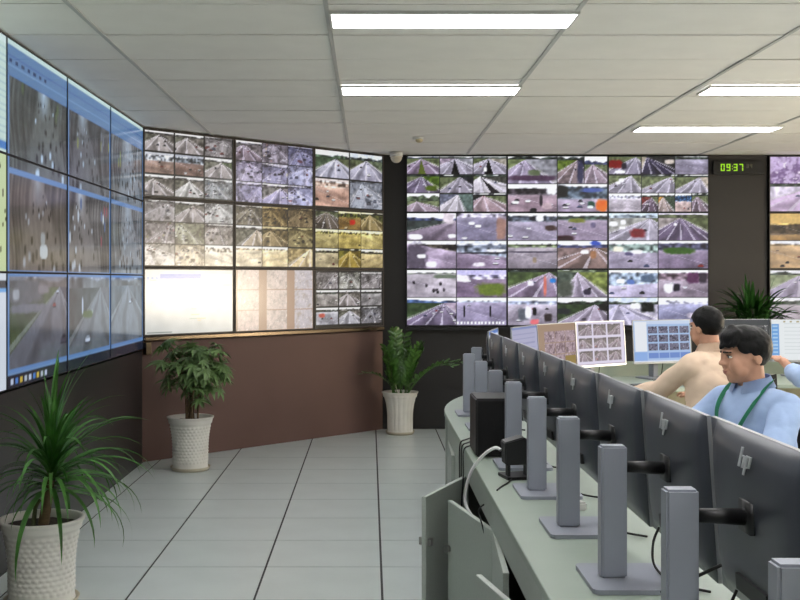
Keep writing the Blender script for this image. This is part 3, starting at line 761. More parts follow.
                     F(hwy, 193, vx=.2, vy=.25, hw=.9, lean=.25, sky=(.80, .84, .92), tree=(.38, .42, .38), road=(.68, .66, .74), lv=(.6, .6, .68), rv=(.72, .70, .76), cars=2, items=[(.8, .35, .14, .18, (.18, .20, .18)), (.55, .3, .1, .1, WHITE)]),
                     F(cross, 194, hv=.18, back=(.72, .72, .78), road=(.56, .56, .66), cars=0, items=[(.8, .65, .2, .1, (.76, .72, .76)), (.75, .08, .25, .08, WHITE)])],
        }[(r, c)]
        fs = spec if not (r == 2 and c == 0) else [spec[0], spec[1], spec[2], spec[3]]
        grid(k, [lavender(f) for f in fs], 2, 2)
    return k.a
blab = [['nine-camera display with highway views, top of the back video wall, beside the black column', 'display with orange and green buses in one view, top of back video wall', 'display with a red lorry view, top of the back video wall, beside the clock panel'],
        ['four-camera display with white cars on grey junctions, back video wall beside black column', 'four-camera display with small grass island view, middle of the back video wall', 'four-camera display with red container truck and green roundabout, back video wall'],
        ['four-camera display with motorbikes and zebra crossing, bottom of the back video wall', 'four-camera display with blue road sign and trees, bottom of the back video wall', 'four-camera display with crowded junction and blue wall, back video wall']]
for r in range(3):
    for c in range(3):
        display(back_canvas(r, c), BW, BH, (BX0 + BW * (c + .5), BY, BZ + .5785 * (2 - r)), 0, blab[r][c], 'displays of the back video wall', .0055, M_BEZK, M_SCRB)
def right_canvas(r):
    k = Canvas(DW, DH, (.04, .04, .05))
    if r == 0:
        grid(k, [F(busy, 201, base=(.80, .72, .88), hi=(.98, .95, 1), lo=(.50, .40, .58)), F(hwy, 203, vx=.8, cars=5), F(hwy, 202, vx=.9, vy=.1, hw=1.2, lean=-.5, road=(.84, .74, .88), lv=(.9, .86, .95), rv=(.62, .5, .66), lanes=4, cars=3), F(cross, 204)], 2, 2)
    elif r == 1:
        grid(k, [F(cross, 211, hv=.75, back=(.30, .25, .20), sky=(.86, .72, .45), skyh=.38, road=(.62, .48, .30), cars=0), F(cross, 213), F(cross, 212, hv=.15, back=(.6, .5, .36), road=(.72, .60, .46), cars=4, size=.04), F(cross, 214)], 2, 2)
    else:
        grid(k, [F(hwy, 221, vx=.6, road=(.66, .62, .72), lv=(.56, .6, .48), rv=(.6, .66, .42), cars=4), F(cross, 223), F(cross, 222, road=(.70, .66, .70), cars=5), F(cross, 224)], 2, 2)
    return k.a
rlab = ['display with bright lavender street views right of the clock panel, top row', 'display with amber street views beside the clock panel', 'display with green roadside view above the bushy plant, beside the clock panel']
for r in range(3):
    display(right_canvas(r), BW, BH, (4.066 + BW / 2, BY, BZ + .5785 * (2 - r)), 0, rlab[r], 'displays beyond the clock panel', .009, M_BEZB, M_SCRB)

# ------------------------------------------------------------------ LED clock
t = thing('wall_clock', 'black digital wall clock with green digits reading 09:37 on dark panel', 'clock', (3.775, BY + .028, 2.665))
boxobj('case', M_BEZK, t, -.28, .235, -.035, 0, -.07, .07, .006)
SEG = {'0': 'abcdef', '9': 'abcfgd', '3': 'abgcd', '7': 'abc', '4': 'fgbc'}
def digit(ch, x, z, w, h, th, m):
    b = bmesh.new(); g = th * .2
    for s in SEG[ch]:
        if s in 'adg':
            zz = {'a': z + h - th, 'd': z, 'g': z + h / 2 - th / 2}[s]; box(b, x + g, x + w - g, -.039, -.0355, zz, zz + th)
        else:
            xx = x if s in 'ef' else x + w - th; z0 = z + (h / 2 if s in 'bf' else 0); box(b, xx, xx + th, -.039, -.0355, z0 + g, z0 + h / 2 - g)
    obj('digit', b, m, t)
for k, ch in enumerate('0937'): digit(ch, -.205 + k * .058 + (.014 if k > 1 else 0), -.035, .040, .072, .011, M_LED)
b = bmesh.new(); box(b, -.090, -.083, -.039, -.0355, -.018, -.010); box(b, -.090, -.083, -.039, -.0355, .010, .018); obj('colon', b, M_LED, t)
for k, ch in enumerate('34'): digit(ch, .055 + k * .036, -.005, .024, .042, .007, M_LEDDIM)

# ------------------------------------------------------------------ ceiling fixtures
def troffer(x, y, label):
    t = thing('ceiling_light', label, 'ceiling light', (x, y, CEIL), 0, 'lit fluorescent ceiling lights')
    b = bmesh.new(); w, d = .597, .15
    box(b, -w, w, -d, -d + .012, -.018, -.002); box(b, -w, w, d - .012, d, -.018, -.002)
    box(b, -w, -w + .012, -d + .012, d - .012, -.018, -.002); box(b, w - .012, w, -d + .012, d - .012, -.018, -.002)
    obj('frame', b, M_WHITEP, t)
    b = bmesh.new(); box(b, -w + .012, w - .012, -d + .012, d - .012, -.014, -.004)
    obj('diffuser', b, M_LAMP, t)
LXA, LXB, LXC = CX0 + CXP * 1.5 + .012, CX0 + CXP * 3.5 + .06, CX0 + CXP * 5.5 + .06
troffer(LXA, 5.25, 'lit fluorescent ceiling panel over the aisle and console, further from the back wall')
troffer(LXA, 7.20, 'lit fluorescent ceiling panel over the aisle and console, closer to the back wall')
troffer(LXB, 7.20, 'lit fluorescent ceiling panel above the operators, further from the back video wall')
troffer(LXB, 9.03, 'lit fluorescent ceiling panel nearest the back video wall')
for x, rw in ((LXA, 'aisle'), (LXB, 'operator'), (LXC, 'window')):
    for y, nth in ((-1.0, 'first'), (1.52, 'second'), (3.41, 'third'), (5.30, 'fourth')):
        if x == LXA and y == 5.30: continue
        troffer(x, y, 'lit fluorescent ceiling panel of the %s row, %s from the pale entrance wall' % (rw, nth))
troffer(LXC, 7.20, 'lit fluorescent ceiling panel of the window row, closest to the back wall')
t = thing('dome_camera', 'white dome camera on the ceiling by the black column', 'camera', (.262, 10.72, CEIL))
b = bmesh.new(); tube(b, [(0, 0, -.004), (0, 0, -.05)], .065, 20); obj('base', b, M_WHITEP, t, True)
b = bmesh.new(); ell(b, (0, 0, -.055), (.058, .058, .06)); obj('dome', b, mat('dome_cream', (.80, .77, .70), rough=.25), t, True)
t = thing('smoke_detector', 'small round smoke detector on the ceiling near the back wall', 'detector', (.43, 9.62, CEIL))
b = bmesh.new(); tube(b, [(0, 0, -.004), (0, 0, -.02)], .05, 18); obj('base', b, M_WHITEP, t, True)
b = bmesh.new(); ell(b, (.01, 0, -.03), (.034, .034, .022)); obj('sensor', b, mat('sensor_cream', (.78, .72, .58), rough=.4), t, True)

# ------------------------------------------------------------------ the console
ZD = .73
EX = .445; CC = Vector((3.145, 6.36)); RO = 2.7; RI = 1.75; Y0C = .6; XE = 6.2
NA = 36
def cpath(r, ystart=Y0C):
    pts = [(CC.x - r, ystart), (CC.x - r, CC.y)]
    for k in range(1, NA + 1):
        a = math.pi / 2 * k / NA
        pts.append((CC.x - r * math.cos(a), CC.y + r * math.sin(a)))
    pts.append((XE, CC.y + r))
    return pts
b = bmesh.new(); strip_prism(b, cpath(RO), cpath(RI), ZD - .028, ZD)
wt = obj('console_worktop', b, M_TOP, bevel=0)
tag(wt, 'long pale grey-green worktop of the curved control console', 'worktop')
md = wt.modifiers.new('edge', 'BEVEL'); md.width = .004; md.segments = 2; md.limit_method = 'ANGLE'

def lockpart(d, x, z, y):
    b = bmesh.new(); tube(b, [(x, y, z), (x, y - .012, z)], .012, 10); box(b, x - .003, x + .003, y - .03, y - .012, z - .014, z + .014)
    obj('lock', b, mat('lock_chrome', (.7, .7, .7), rough=.25, metal=1), d)

def cabinet(y0, y1, label, doors):
    """straight unit: hinged doors face -X.  doors: list of (hinge 'far'/'near', angle in degrees)"""
    t = thing('console_cabinet', label, 'cabinet', (EX, (y0 + y1) / 2, 0), 0, 'pale steel cabinets under the console worktop')
    d = (y1 - y0) / 2; zt = ZD - .03; fx = .016
    b = bmesh.new()
    box(b, fx + .005, .60, -d + .002, -d + .02, .0, zt - .10); box(b, fx + .005, .60, d - .02, d - .002, .0, zt - .10)
    box(b, .58, .60, -d + .02, d - .02, .0, zt - .10); box(b, fx + .005, .58, -d + .02, d - .02, .05, .07)
    obj('carcass', b, M_CABIN, t)
    boxobj('fascia', M_CAB, t, fx - .012, .60, -d + .002, d - .002, zt - .10, zt - .001)
    boxobj('plinth', M_CABIN, t, fx + .02, fx + .035, -d + .02, d - .02, 0, .05)
    for hinge, ang in doors:
        wd = d - .004
        hy = (d - .002) if hinge == 'far' else (-d + .002)
        b = bmesh.new()
        sgn = -1 if hinge == 'far' else 1
        box(b, -.010, .010, 0, sgn * wd, .055, zt - .104)
        bmesh.ops.bevel(b, geom=list(b.edges), offset=.002, segments=1, affect='EDGES')
        do = obj('door', b, M_CAB, t)
        do.location = (fx - .002, hy, 0)
        do.rotation_euler = (0, 0, math.radians(ang) * (-1 if hinge == 'far' else 1))
        bb = bmesh.new(); yy = sgn * (wd - .03)
        tube(bb, [(-.011, yy, .40), (-.020, yy, .40)], .014, 10); box(bb, -.032, -.020, yy - .004, yy + .004, .384, .416)
        box(bb, .011, .028, yy - .012, yy + .012, .385, .415)
        obj('lock', bb, mat('lock_chrome', (.62, .62, .60), rough=.3, metal=1), do)
    return t
cabinet(5.10, 6.24, 'closed pale steel cabinet under the worktop where the console starts to curve', [('far', 2), ('near', 0)])
cabinet(3.96, 5.10, 'pale steel cabinet with both doors swung open, cables hanging inside', [('far', 24), ('near', 12.5)])
cabinet(2.82, 3.96, 'pale steel cabinet with one door ajar and one door open', [('far', 3), ('near', 12)])
cabinet(1.68, 2.82, 'closed pale steel cabinet beyond the half-open one, away from the curve', [('far', 0), ('near', 0)])
cabinet(.62, 1.68, 'closed pale steel cabinet at the near end of the console', [('far', 0), ('near', 0)])
# curved front: panels under the arc, each its own unit
t = thing('console_curve_base', 'curved pale steel base under the bend of the console', 'cabinet', (0, 0, 0))
def arcpts(r, a0, a1, n=6):
    return [(CC.x - r * math.cos(a0 + (a1 - a0) * k / n), CC.y + r * math.sin(a0 + (a1 - a0) * k / n)) for k in range(n + 1)]
nseg = 7
for k in range(nseg):
    a0, a1 = math.pi / 2 * k / nseg, math.pi / 2 * (k + 1) / nseg
    a0 += .0016; a1 -= .0016
    if k == 0: a0 -= .0
    b = bmesh.new(); strip_prism(b, arcpts(RO - .006, a0, a1), arcpts(RO - .026, a0, a1), .05, ZD - .03)
    obj('front_panel', b, M_CAB, t)
    b = bmesh.new(); strip_prism(b, arcpts(RI + .30, a0, a1), arcpts(RI + .28, a0, a1), .0, ZD - .03)
    obj('inner_panel', b, mat('inner_panel_tan', (.70, .66, .55), rough=.6), t)
b = bmesh.new(); strip_prism(b, arcpts(RO - .055, .002, math.pi / 2 - .002, 24), arcpts(RI + .305, .002, math.pi / 2 - .002, 24), 0, .05); obj('plinth', b, M_CABIN, t)
t = thing('console_far_base', 'straight pale steel base under the far arm of the console', 'cabinet', (0, 0, 0))
boxobj('front_panel', M_CAB, t, CC.x + .005, XE - .02, CC.y + RO - .05, CC.y + RO - .03, 0, ZD - .03)
boxobj('inner_panel', mat('inner_panel_tan', (.70, .66, .55)), t, CC.x + .005, XE - .02, CC.y + RI + .28, CC.y + RI + .30, 0, ZD - .03)
boxobj('end_panel', M_CAB, t, XE - .02, XE, CC.y + RI + .28, CC.y + RO - .03, 0, ZD - .03)

b = bmesh.new(); ra = [(CC.x - RO * math.cos(math.radians(a)), CC.y + RO * math.sin(math.radians(a))) for a in range(36, 91, 3)] + [(XE, CC.y + RO)]
rb_ = [(CC.x - (RO - .02) * math.cos(math.radians(a)), CC.y + (RO - .02) * math.sin(math.radians(a))) for a in range(36, 91, 3)] + [(XE, CC.y + RO - .02)]
strip_prism(b, ra, rb_, ZD, ZD + .12)
tag(obj('console_back_panel', b, M_TOP), 'low pale back panel standing along the far arm of the console worktop', 'panel')

# ------------------------------------------------------------------ desktop monitors
MW = .575
def generic_ui(seed):
    c = Canvas(60, 36, (.82, .86, .92)); rng = np.random.default_rng(seed)
    c.rect(0, 0, 1, .08, (.30, .48, .78)); c.rect(0, .08, .2, 1, (.92, .94, .97))
    grid(c, [F(hwy, seed * 7 + k) for k in range(9)], 3, 3, .22, .12, .98, .95)
    return c.a
def ui(kind):
    W, H = 92, 54
    if kind == 'lavender':
        c = Canvas(W, H, (.68, .68, .80)); c.rect(0, 0, 1, .06, (.5, .55, .75))
        for k in range(8): c.rect(.06, .14 + .1 * k, .9, .165 + .1 * k, (.60, .60, .74))
    elif kind == 'tan':
        c = Canvas(W, H, (.62, .52, .44))
        grid(c, [tint(F(busy, 300 + k, base=(.66, .60, .62), hi=(.86, .82, .85), lo=(.45, .38, .4)), (1, .96, 1)) for k in range(9)], 3, 3, .18, .16, 1, .95)
        c.rect(.7, .72, .98, .93, (.55, .46, .2))
    elif kind == 'white9':
        c = Canvas(W, H, (.84, .82, .92))
        grid(c, [F(hwy, 310 + k, vx=[.8, .4, .9, .3, .6, .8, .3, .5, .6][k], vy=.12, hw=.9, lean=-.3 + .1 * (k % 4), road=(.52, .47, .54), lv=(.36, .34, .37), rv=(.40, .37, .40), tree=(.32, .30, .34), sky=(.66, .63, .70), cars=3) for k in range(9)], 3, 3, .05, .06, .96, .97, gap=3)
        c.rect(0, .97, 1, 1, (.7, .66, .76))
    elif kind == 'blueui':
        c = Canvas(W, H, (.66, .77, .93)); c.rect(0, 0, 1, .1, (.80, .86, .96)); c.rect(.03, .04, .24, .74, (.93, .95, .98)); c.rect(.0, .76, .24, .97, (.56, .70, .92))
        grid(c, [F(busy, 330 + k, base=(.44, .44, .54), hi=(.82, .82, .9), lo=(.18, .18, .26), k=14) for k in range(12)], 4, 3, .26, .15, 1, .76, gap=2)
        for k in range(4): c.rect(.265 + .185 * k, .78, .43 + .185 * k, .90, (.42, .55, .82))
        c.rect(0, .955, 1, 1, (.86, .90, .97))
    elif kind == 'dark':
        c = Canvas(W, H, (.30, .31, .31)); c.rect(0, 0, 1, .1, (.30, .31, .32))
        grid(c, [F(busy, 350 + k, base=(.42, .42, .42), hi=(.92, .92, .92), lo=(.18, .18, .18), k=18) for k in range(6)], 3, 2, .02, .14, .98, .95)
    else:
        c = Canvas(W, H, (.94, .96, .97)); c.rect(0, .12, .12, .98, (.45, .66, .90))
        for k in range(9): c.rect(.02, .15 + .09 * k, .1, .19 + .09 * k, (.7, .84, .96)); c.rect(.2, .1 + .09 * k, .9, .115 + .09 * k, (.86, .89, .90))
        for k in range(6): c.rect(.18 + .1 * k, .03, .22 + .1 * k, .07, (.7, .66, .5))
    return c.a

def hp_logo(bm, x, z, r, y):
    """slanted pair of stroke letters, as on the monitor backs"""
    sl = .75
    def bar(u0, z0, u1, z1, wd):
        # parallelogram stroke
        vs = []
        for yy in (y, y + .0025):
            for (u, w) in ((u0 - wd, z0), (u0 + wd, z0), (u1 + wd, z1), (u1 - wd, z1)):
                vs.append(bm.verts.new((x - (1.6 * u + sl * w), yy, z + w)))
        a, b_ = vs[:4], vs[4:]
        bm.faces.new(a); bm.faces.new(b_[::-1])
        for i in range(4):
            j = (i + 1) % 4; bm.faces.new((a[i], a[j], b_[j], b_[i]))
    w = r * .13
    bar(-.55 * r, -.6 * r, -.55 * r, 1.15 * r, w); bar(-.05 * r, -.6 * r, -.05 * r, .5 * r, w); bar(-.38 * r, .36 * r, -.2 * r, .5 * r, w)
    bar(.30 * r, -1.15 * r, .30 * r, .6 * r, w); bar(.78 * r, -.4 * r, .78 * r, .6 * r, w); bar(.45 * r, .46 * r, .62 * r, .6 * r, w); bar(.45 * r, -.5 * r, .62 * r, -.38 * r, w)
    bmesh.ops.recalc_face_normals(bm, faces=bm.faces)

TILT = math.radians(-4)
def base_outline(x0, x1, y0, y1, r, n=4):
    out = []
    for cx, cy, a0 in ((x1 - r, y1 - r, 0), (x0 + r, y1 - r, 90), (x0 + r, y0 + r, 180), (x1 - r, y0 + r, 270)):
        for k in range(n + 1):
            a = math.radians(a0 + 90 * k / n); out.append((cx + r * math.cos(a), cy + r * math.sin(a)))
    return out
def make_monitor(coly, label, group, MZ, MH, MW):
    """screen faces local -y, stand column at local y = coly"""
    t = thing('desktop_monitor', label, 'monitor', (0, 0, ZD), 0, group)
    R = Matrix.Translation((0, 0, MZ + MH / 2)) @ Matrix.Rotation(TILT, 4, 'X') @ Matrix.Translation((0, 0, -MZ - MH / 2))
    b = bmesh.new()                                           # back shell: slim rim swelling to a shallow hump
    nx, nz = 12, 8
    gridv = []
    for j in range(nz + 1):
        row = []
        for i in range(nx + 1):
            u, v = i / nx * 2 - 1, j / nz * 2 - 1
            d = .010 + .026 * (1 - abs(u) ** 6) * (1 - abs(v) ** 6)
            row.append(b.verts.new((u * MW / 2, d, MZ + MH / 2 + v * MH / 2)))
        gridv.append(row)
    for j in range(nz):
        for i in range(nx): b.faces.new((gridv[j][i + 1], gridv[j][i], gridv[j + 1][i], gridv[j + 1][i + 1]))
    rim = gridv[0] + [gridv[j][-1] for j in range(1, nz + 1)] + gridv[-1][::-1][1:] + [gridv[j][0] for j in range(nz - 1, 0, -1)]
    fr = [b.verts.new((v.co.x, .006, v.co.z)) for v in rim]
    for i in range(len(rim)):
        j = (i + 1) % len(rim); b.faces.new((rim[i], rim[j], fr[j], fr[i]))
    b.faces.new(fr)
    bmesh.ops.recalc_face_normals(b, faces=b.faces); bmesh.ops.transform(b, matrix=R, verts=b.verts)
    obj('back_cover', b, M_MBACK, t, True)
    b = bmesh.new(); e = .005
    x, z0, z1 = MW / 2, MZ, MZ + MH
    box(b, -x - .001, -x + e, -.001, .0085, z0 - .001, z1 + .001); box(b, x - e, x + .001, -.001, .0085, z0 - .001, z1 + .001)
    box(b, -x + e, x - e, -.001, .0085, z0 - .001, z0 + .014); box(b, -x + e, x - e, -.001, .0085, z1 - e, z1 + .001)
    bmesh.ops.transform(b, matrix=R, verts=b.verts); obj('bezel', b, M_MEDGE, t)
    b = bmesh.new(); hp_logo(b, 0, MZ + MH - .055, .026, .0355)
    bmesh.ops.transform(b, matrix=R, verts=b.verts); obj('logo', b, M_LOGO, t)
    b = bmesh.new(); box(b, -.09, .09, .030, .042, MZ + .05, MZ + .085); bmesh.ops.transform(b, matrix=R, verts=b.verts)
    obj('port_strip', b, M_PLASTIC, t)
    b = bmesh.new(); prism(b, base_outline(-.13, .13, coly - .15, coly + .075, .02), .001, .013)
    bmesh.ops.recalc_face_normals(b, faces=b.faces)
    obj('stand_base', b, M_STAND, t)
    b = bmesh.new(); box(b, -.024, .024, coly - .034, coly + .034, .013, .357)
    obj('stand_column', b, M_STAND, t, bevel=.005)
    b = bmesh.new(); capsule(b, (0, coly - .036, .300), (0, .048, .297), .015, .018); box(b, -.035, .035, .030, .046, .265, .33)
    obj('stand_arm', b, M_PLASTIC, t, True)
    b = bmesh.new(); tube(b, spline([(.05, .044, MZ + .055), (.05, .06, MZ + .01), (.03, .06, .03), (-.05, .03, .008), (-.12, -.04, .006)]), .0035, 6)
    obj('power_lead', b, M_RUBBER, t, True)
    return t
def fit_screen(t, arr, MZ, MH, MW):
    R = Matrix.Translation((0, 0, MZ + MH / 2)) @ Matrix.Rotation(TILT, 4, 'X') @ Matrix.Translation((0, 0, -MZ - MH / 2))
    me = screen_mesh(arr, -MW / 2 + .005, MW / 2 - .005, MZ + .014, MZ + MH - .005, .004); me.transform(R)
    put('screen', me, M_SCRM, t)
GM = 'grey-backed desktop monitors along the console'
DA = (.075, .395, .575); DB = (.128, .345, .545)
protoA = make_monitor(.18, '', GM, *DA)
protoB = make_monitor(.12, '', GM, *DB)
usedA = usedB = False
ordn = ['first', 'second', 'third', 'fourth', 'fifth', 'sixth', 'seventh', 'eighth', 'ninth']
stY = [6.32 - .583 * k for k in range(9)]
note = ['', '', '', '', '', '', '', '', '']
for k, y in enumerate(stY):
    t = protoA if k == 0 else copy_tree(protoA)
    xs_ = .645 - (y - 2.25) * .0155
    t.location = (xs_ + .18, y, ZD); t.rotation_euler = (0, 0, math.pi / 2)
    t['label'] = 'grey monitor on slim stand, %s from the bend on the straight console arm%s' % (ordn[k], note[k])
mons = [o for o in COL.objects if o.name.startswith('desktop_monitor') and o is not protoB]
for k, t in enumerate(mons): fit_screen(t, generic_ui(400 + k), *DA)
arc = [(12.8, 2.40, 'doc', 'grey-backed monitor at the start of the console bend, after the straight row'), (27, 2.32, 'lavender', 'monitor showing a plain lavender page on the console bend'), (40.6, 2.33, 'tan', 'monitor showing camera views on a tan background'),
       (54.2, 2.34, 'white9', 'monitor showing nine camera views in a white grid'), (69.5, 2.34, 'blueui', 'monitor showing a blue and white camera program, before the beige-shirted man'),
       (86.0, 2.36, 'dark', 'monitor showing dark black-and-white pictures, behind the blue-shirted man'), (None, 3.52, 'white', 'monitor showing a white page with blue side strip on the far console arm')]
for k, (a, r, kind, lab) in enumerate(arc):
    t = protoB if k == 0 else copy_tree(protoB)
    if k > 0:
        for ch in list(t.children):
            if ch.name.split('.')[0] == 'screen': bpy.data.objects.remove(ch)
    if a is None:
        t.location = (r, CC.y + 2.34, ZD); t.rotation_euler = (0, 0, 0)
    else:
        th = math.radians(a)
        t.location = (CC.x - r * math.cos(th), CC.y + r * math.sin(th), ZD)
        t.rotation_euler = (0, 0, math.pi / 2 - th)
    t['label'] = lab
    fit_screen(t, generic_ui(450) if kind == 'doc' else ui(kind), *DB)

# ------------------------------------------------------------------ things on the worktop
t = thing('speaker_box', 'black box loudspeaker standing on the console worktop edge', 'speaker', (.555, 4.92, ZD))
boxobj('cabinet', M_PLASTIC, t, -.085, .085, -.14, .14, .004, .262, .006)
boxobj('grille', mat('speaker_cloth', (.05, .05, .055), rough=.95, bump=.4, bscale=400), t, -.075, .075, -.146, -.1405, .014, .25, .002)
b = bmesh.new()
for x in (-.06, .06):
    for y in (-.11, .11): box(b, x - .012, x + .012, y - .012, y + .012, 0, .004)
obj('feet', b, M_RUBBER, t)
t = thing('desk_phone', 'small black desk device with tilted face beside the speaker box', 'phone', (.585, 4.30, ZD), math.radians(12))
b = bmesh.new(); prism(b, base_outline(-.055, .075, -.06, .07, .01), 0, .012); bmesh.ops.recalc_face_normals(b, faces=b.faces); obj('base', b, M_PLASTIC, t)
b = bmesh.new()
pr = [(-.055, .055), (-.06, .145), (.02, .165), (.05, .145), (.05, .055)]
lo = [b.verts.new((x, -.035, z)) for x, z in pr]; hi = [b.verts.new((x, .02, z + .006)) for x, z in pr]
b.faces.new(lo); b.faces.new(hi[::-1])
for i in range(5): b.faces.new((lo[i], hi[i], hi[(i + 1) % 5], lo[(i + 1) % 5]))
bmesh.ops.recalc_face_normals(b, faces=b.faces); obj('body', b, M_PLASTIC, t, bevel=.004)
b = bmesh.new(); box(b, -.045, -.035, -.03, .0, .012, .06); obj('foot', b, M_PLASTIC, t)
b = bmesh.new(); box(b, .03, .04, -.03, .0, .012, .06); obj('foot', b, M_PLASTIC, t)
def cable(label, pts, r, m):
    b = bmesh.new(); tube(b, spline(pts, 8), r, 8); o = obj('cable', b, m, smooth=True); return tag(o, label, 'cable')
cable('white cable looping from the desk device into the open cabinet', [(.522, 4.29, ZD + .112), (.50, 4.32, ZD + .115), (.455, 4.36, ZD + .075), (.415, 4.42, ZD - .0), (.395, 4.47, ZD - .10), (.405, 4.46, ZD - .16), (.45, 4.40, ZD - .22)], .0068, M_WHITECABLE)
for k, (dx, dy) in enumerate(((0, 0), (.0, .10), (.0, .20))):
    y = 4.95 + dy
    cable(['black cable hanging over the worktop edge by the speaker box, closest to it', 'black cable hanging over the worktop edge, the middle one of three', 'black cable hanging over the worktop edge, furthest from the open door'][k],
          [(.53, y + .25, ZD + .006), (.47, y + .13, ZD + .006), (.444, y + .07, ZD + .006), (.434, y + .05, ZD - .02), (.43, y + .01, ZD - .12), (.425, 4.98 + .02 * k, ZD - .30), (.45, 4.9 + .03 * k, ZD - .45)], .0035, M_RUBBER)
cable('thin black cable lying on the worktop in front of the tilted device', [(.475, 4.02, ZD + .004), (.50, 4.09, ZD + .004), (.535, 4.17, ZD + .004), (.56, 4.24, ZD + .006)], .003, M_RUBBER)
cable('short black cable poking out of the open cabinet', [(.44, 4.05, ZD - .20), (.425, 4.06, ZD - .14), (.415, 4.10, ZD - .09), (.425, 4.02, ZD - .05)], .003, M_RUBBER)
cable('dark cable with white plug looping behind the stands', [(.70, 2.75, ZD + .006), (.76, 2.62, ZD + .02), (.74, 2.52, ZD + .08), (.80, 2.45, ZD + .14)], .004, M_RUBBER)
t = thing('power_adapter', 'white power adapter lying between two monitor stands', 'adapter', (.70, 3.72, ZD), .3)
boxobj('body', M_WHITEP, t, -.03, .03, -.055, .055, 0, .03, .006)
b = bmesh.new(); tube(b, [(0, .055, .015), (0, .075, .015)], .006, 8); obj('strain_relief', b, M_WHITEP, t)
KEYB = None
def keyboard(x, y, rz, label, parts=True):
    global KEYB
    if KEYB is None:
        t = thing('keyboard', label, 'keyboard', (x, y, ZD), rz, 'black keyboards on the console')
        boxobj('body', M_PLASTIC, t, -.225, .225, -.07, .07, .002, .018, .004)
        b = bmesh.new()
        for i in range(18):
            for j in range(5): box(b, -.214 + i * .0238, -.214 + i * .0238 + .020, -.06 + j * .024, -.06 + j * .024 + .02, .0185, .0245)
        k = obj('keys', b, mat('key_grey', (.17, .19, .19), rough=.5), t); k['kind'] = 'stuff'
        KEYB = t
    else:
        t = copy_tree(KEYB); t.location = (x, y, ZD); t.rotation_euler = (0, 0, rz); t['label'] = label
    return t
def onarc(a, r):
    th = math.radians(a); return CC.x - r * math.cos(th), CC.y + r * math.sin(th), math.pi / 2 - th
x, y, rz = onarc(69, 2.06); keyboard(x, y, rz, 'black keyboard in front of the blue and white program monitor')
x, y, rz = onarc(40, 2.0); keyboard(x, y, rz, 'black keyboard in front of the tan-background monitor')
keyboard(1.20, 4.55, math.pi / 2, 'black keyboard in front of the blue-shirted man')
t = thing('writing_pad', 'dark flat notebook on the worktop beside the keyboard', 'notebook', (*onarc(57, 1.98)[:2], ZD), math.radians(20))
boxobj('cover', mat('notebook_cover', (.22, .25, .26), rough=.6), t, -.11, .11, -.08, .08, .001, .012, .003)
boxobj('pages', M_WHITEP, t, -.105, .1115, -.0785, .0785, .003, .010)

# ------------------------------------------------------------------ plants
def pot_mesh(h, r_top, r_mid, r_bot, pattern, nu=144, nv=64):
    b = bmesh.new(); R = []
    for j in range(nv + 1):
        v = j / nv
        # flared vase profile
        r = r_bot + (r_mid - r_bot) * min(1, v / .35) if v < .35 else r_mid + (r_top - r_mid) * ((v - .35) / .65) ** 2.0
        if v < .06: r = r_bot * (1 + .03 * (1 - v / .06))
        row = []
        for i in range(nu):
            a = 2 * math.pi * i / nu; rr_ = r
            if pattern == 'dimple' and .10 < v < .83:
                n_u, n_v = 30, 12
                ph = (v - .10) / .73 * n_v
                s = abs(math.sin(ph * math.pi)) * abs(math.sin(n_u * a / 2 + (math.pi / 2 if int(ph) % 2 else 0)))
                rr_ += .0085 * s ** .7 - .003
            if pattern == 'flute' and .05 < v < .93:
                rr_ += .006 * abs(math.sin(9 * a)) ** .6 - .003
            if v > .87: rr_ += .006
            if v > .96: rr_ += .004
            row.append(b.verts.new((rr_ * math.cos(a), rr_ * math.sin(a), h * v)))
        R.append(row)
    for dz, k in ((0, .93), (-.03, .90), (-.045, .88)):
        R.append([b.verts.new(((r_top * k) * math.cos(2 * math.pi * i / nu), (r_top * k) * math.sin(2 * math.pi * i / nu), h + dz)) for i in range(nu)])
    for A, B in zip(R, R[1:]):
        for i in range(nu):
            j = (i + 1) % nu; b.faces.new((A[i], A[j], B[j], B[i]))
    b.faces.new(R[0][::-1])
    return b
def add_pot(t, h, rt, rm, rb, pattern, saucer=True, z0=0.0):
    o = obj('pot', pot_mesh(h, rt, rm, rb, pattern), M_POT, t, True); o.location.z = z0 + (.022 if saucer else 0)
    z = o.location.z
    b = bmesh.new(); rng = random.Random(3)
    v0 = b.verts.new((0, 0, z + h - .022)); ring = []
    for k in range(28):
        a = 2 * math.pi * k / 28; ring.append(b.verts.new((rt * .895 * math.cos(a), rt * .895 * math.sin(a), z + h - .036 + rng.uniform(-.003, .003))))
    for k in range(28): b.faces.new((v0, ring[k], ring[(k + 1) % 28]))
    obj('soil', b, M_SOIL, t, True)
    if saucer:
        b = bmesh.new()
        prof = [(0, .0), (rb * 1.05, .0), (rb * 1.16, .03), (rb * 1.12, .03), (rb * 1.04, .016), (0, .016)]
        R = [[b.verts.new((r * math.cos(2 * math.pi * i / 40), r * math.sin(2 * math.pi * i / 40), zz + z0)) for i in range(40)] for r, zz in prof[1:-1]]
        for A, B in zip(R, R[1:]):
            for i in range(40): b.faces.new((A[i], A[(i + 1) % 40], B[(i + 1) % 40], B[i]))
        b.faces.new(R[0][::-1]); b.faces.new(R[-1])
        obj('saucer', b, M_SAUCER, t, True)
    return z + h - .03
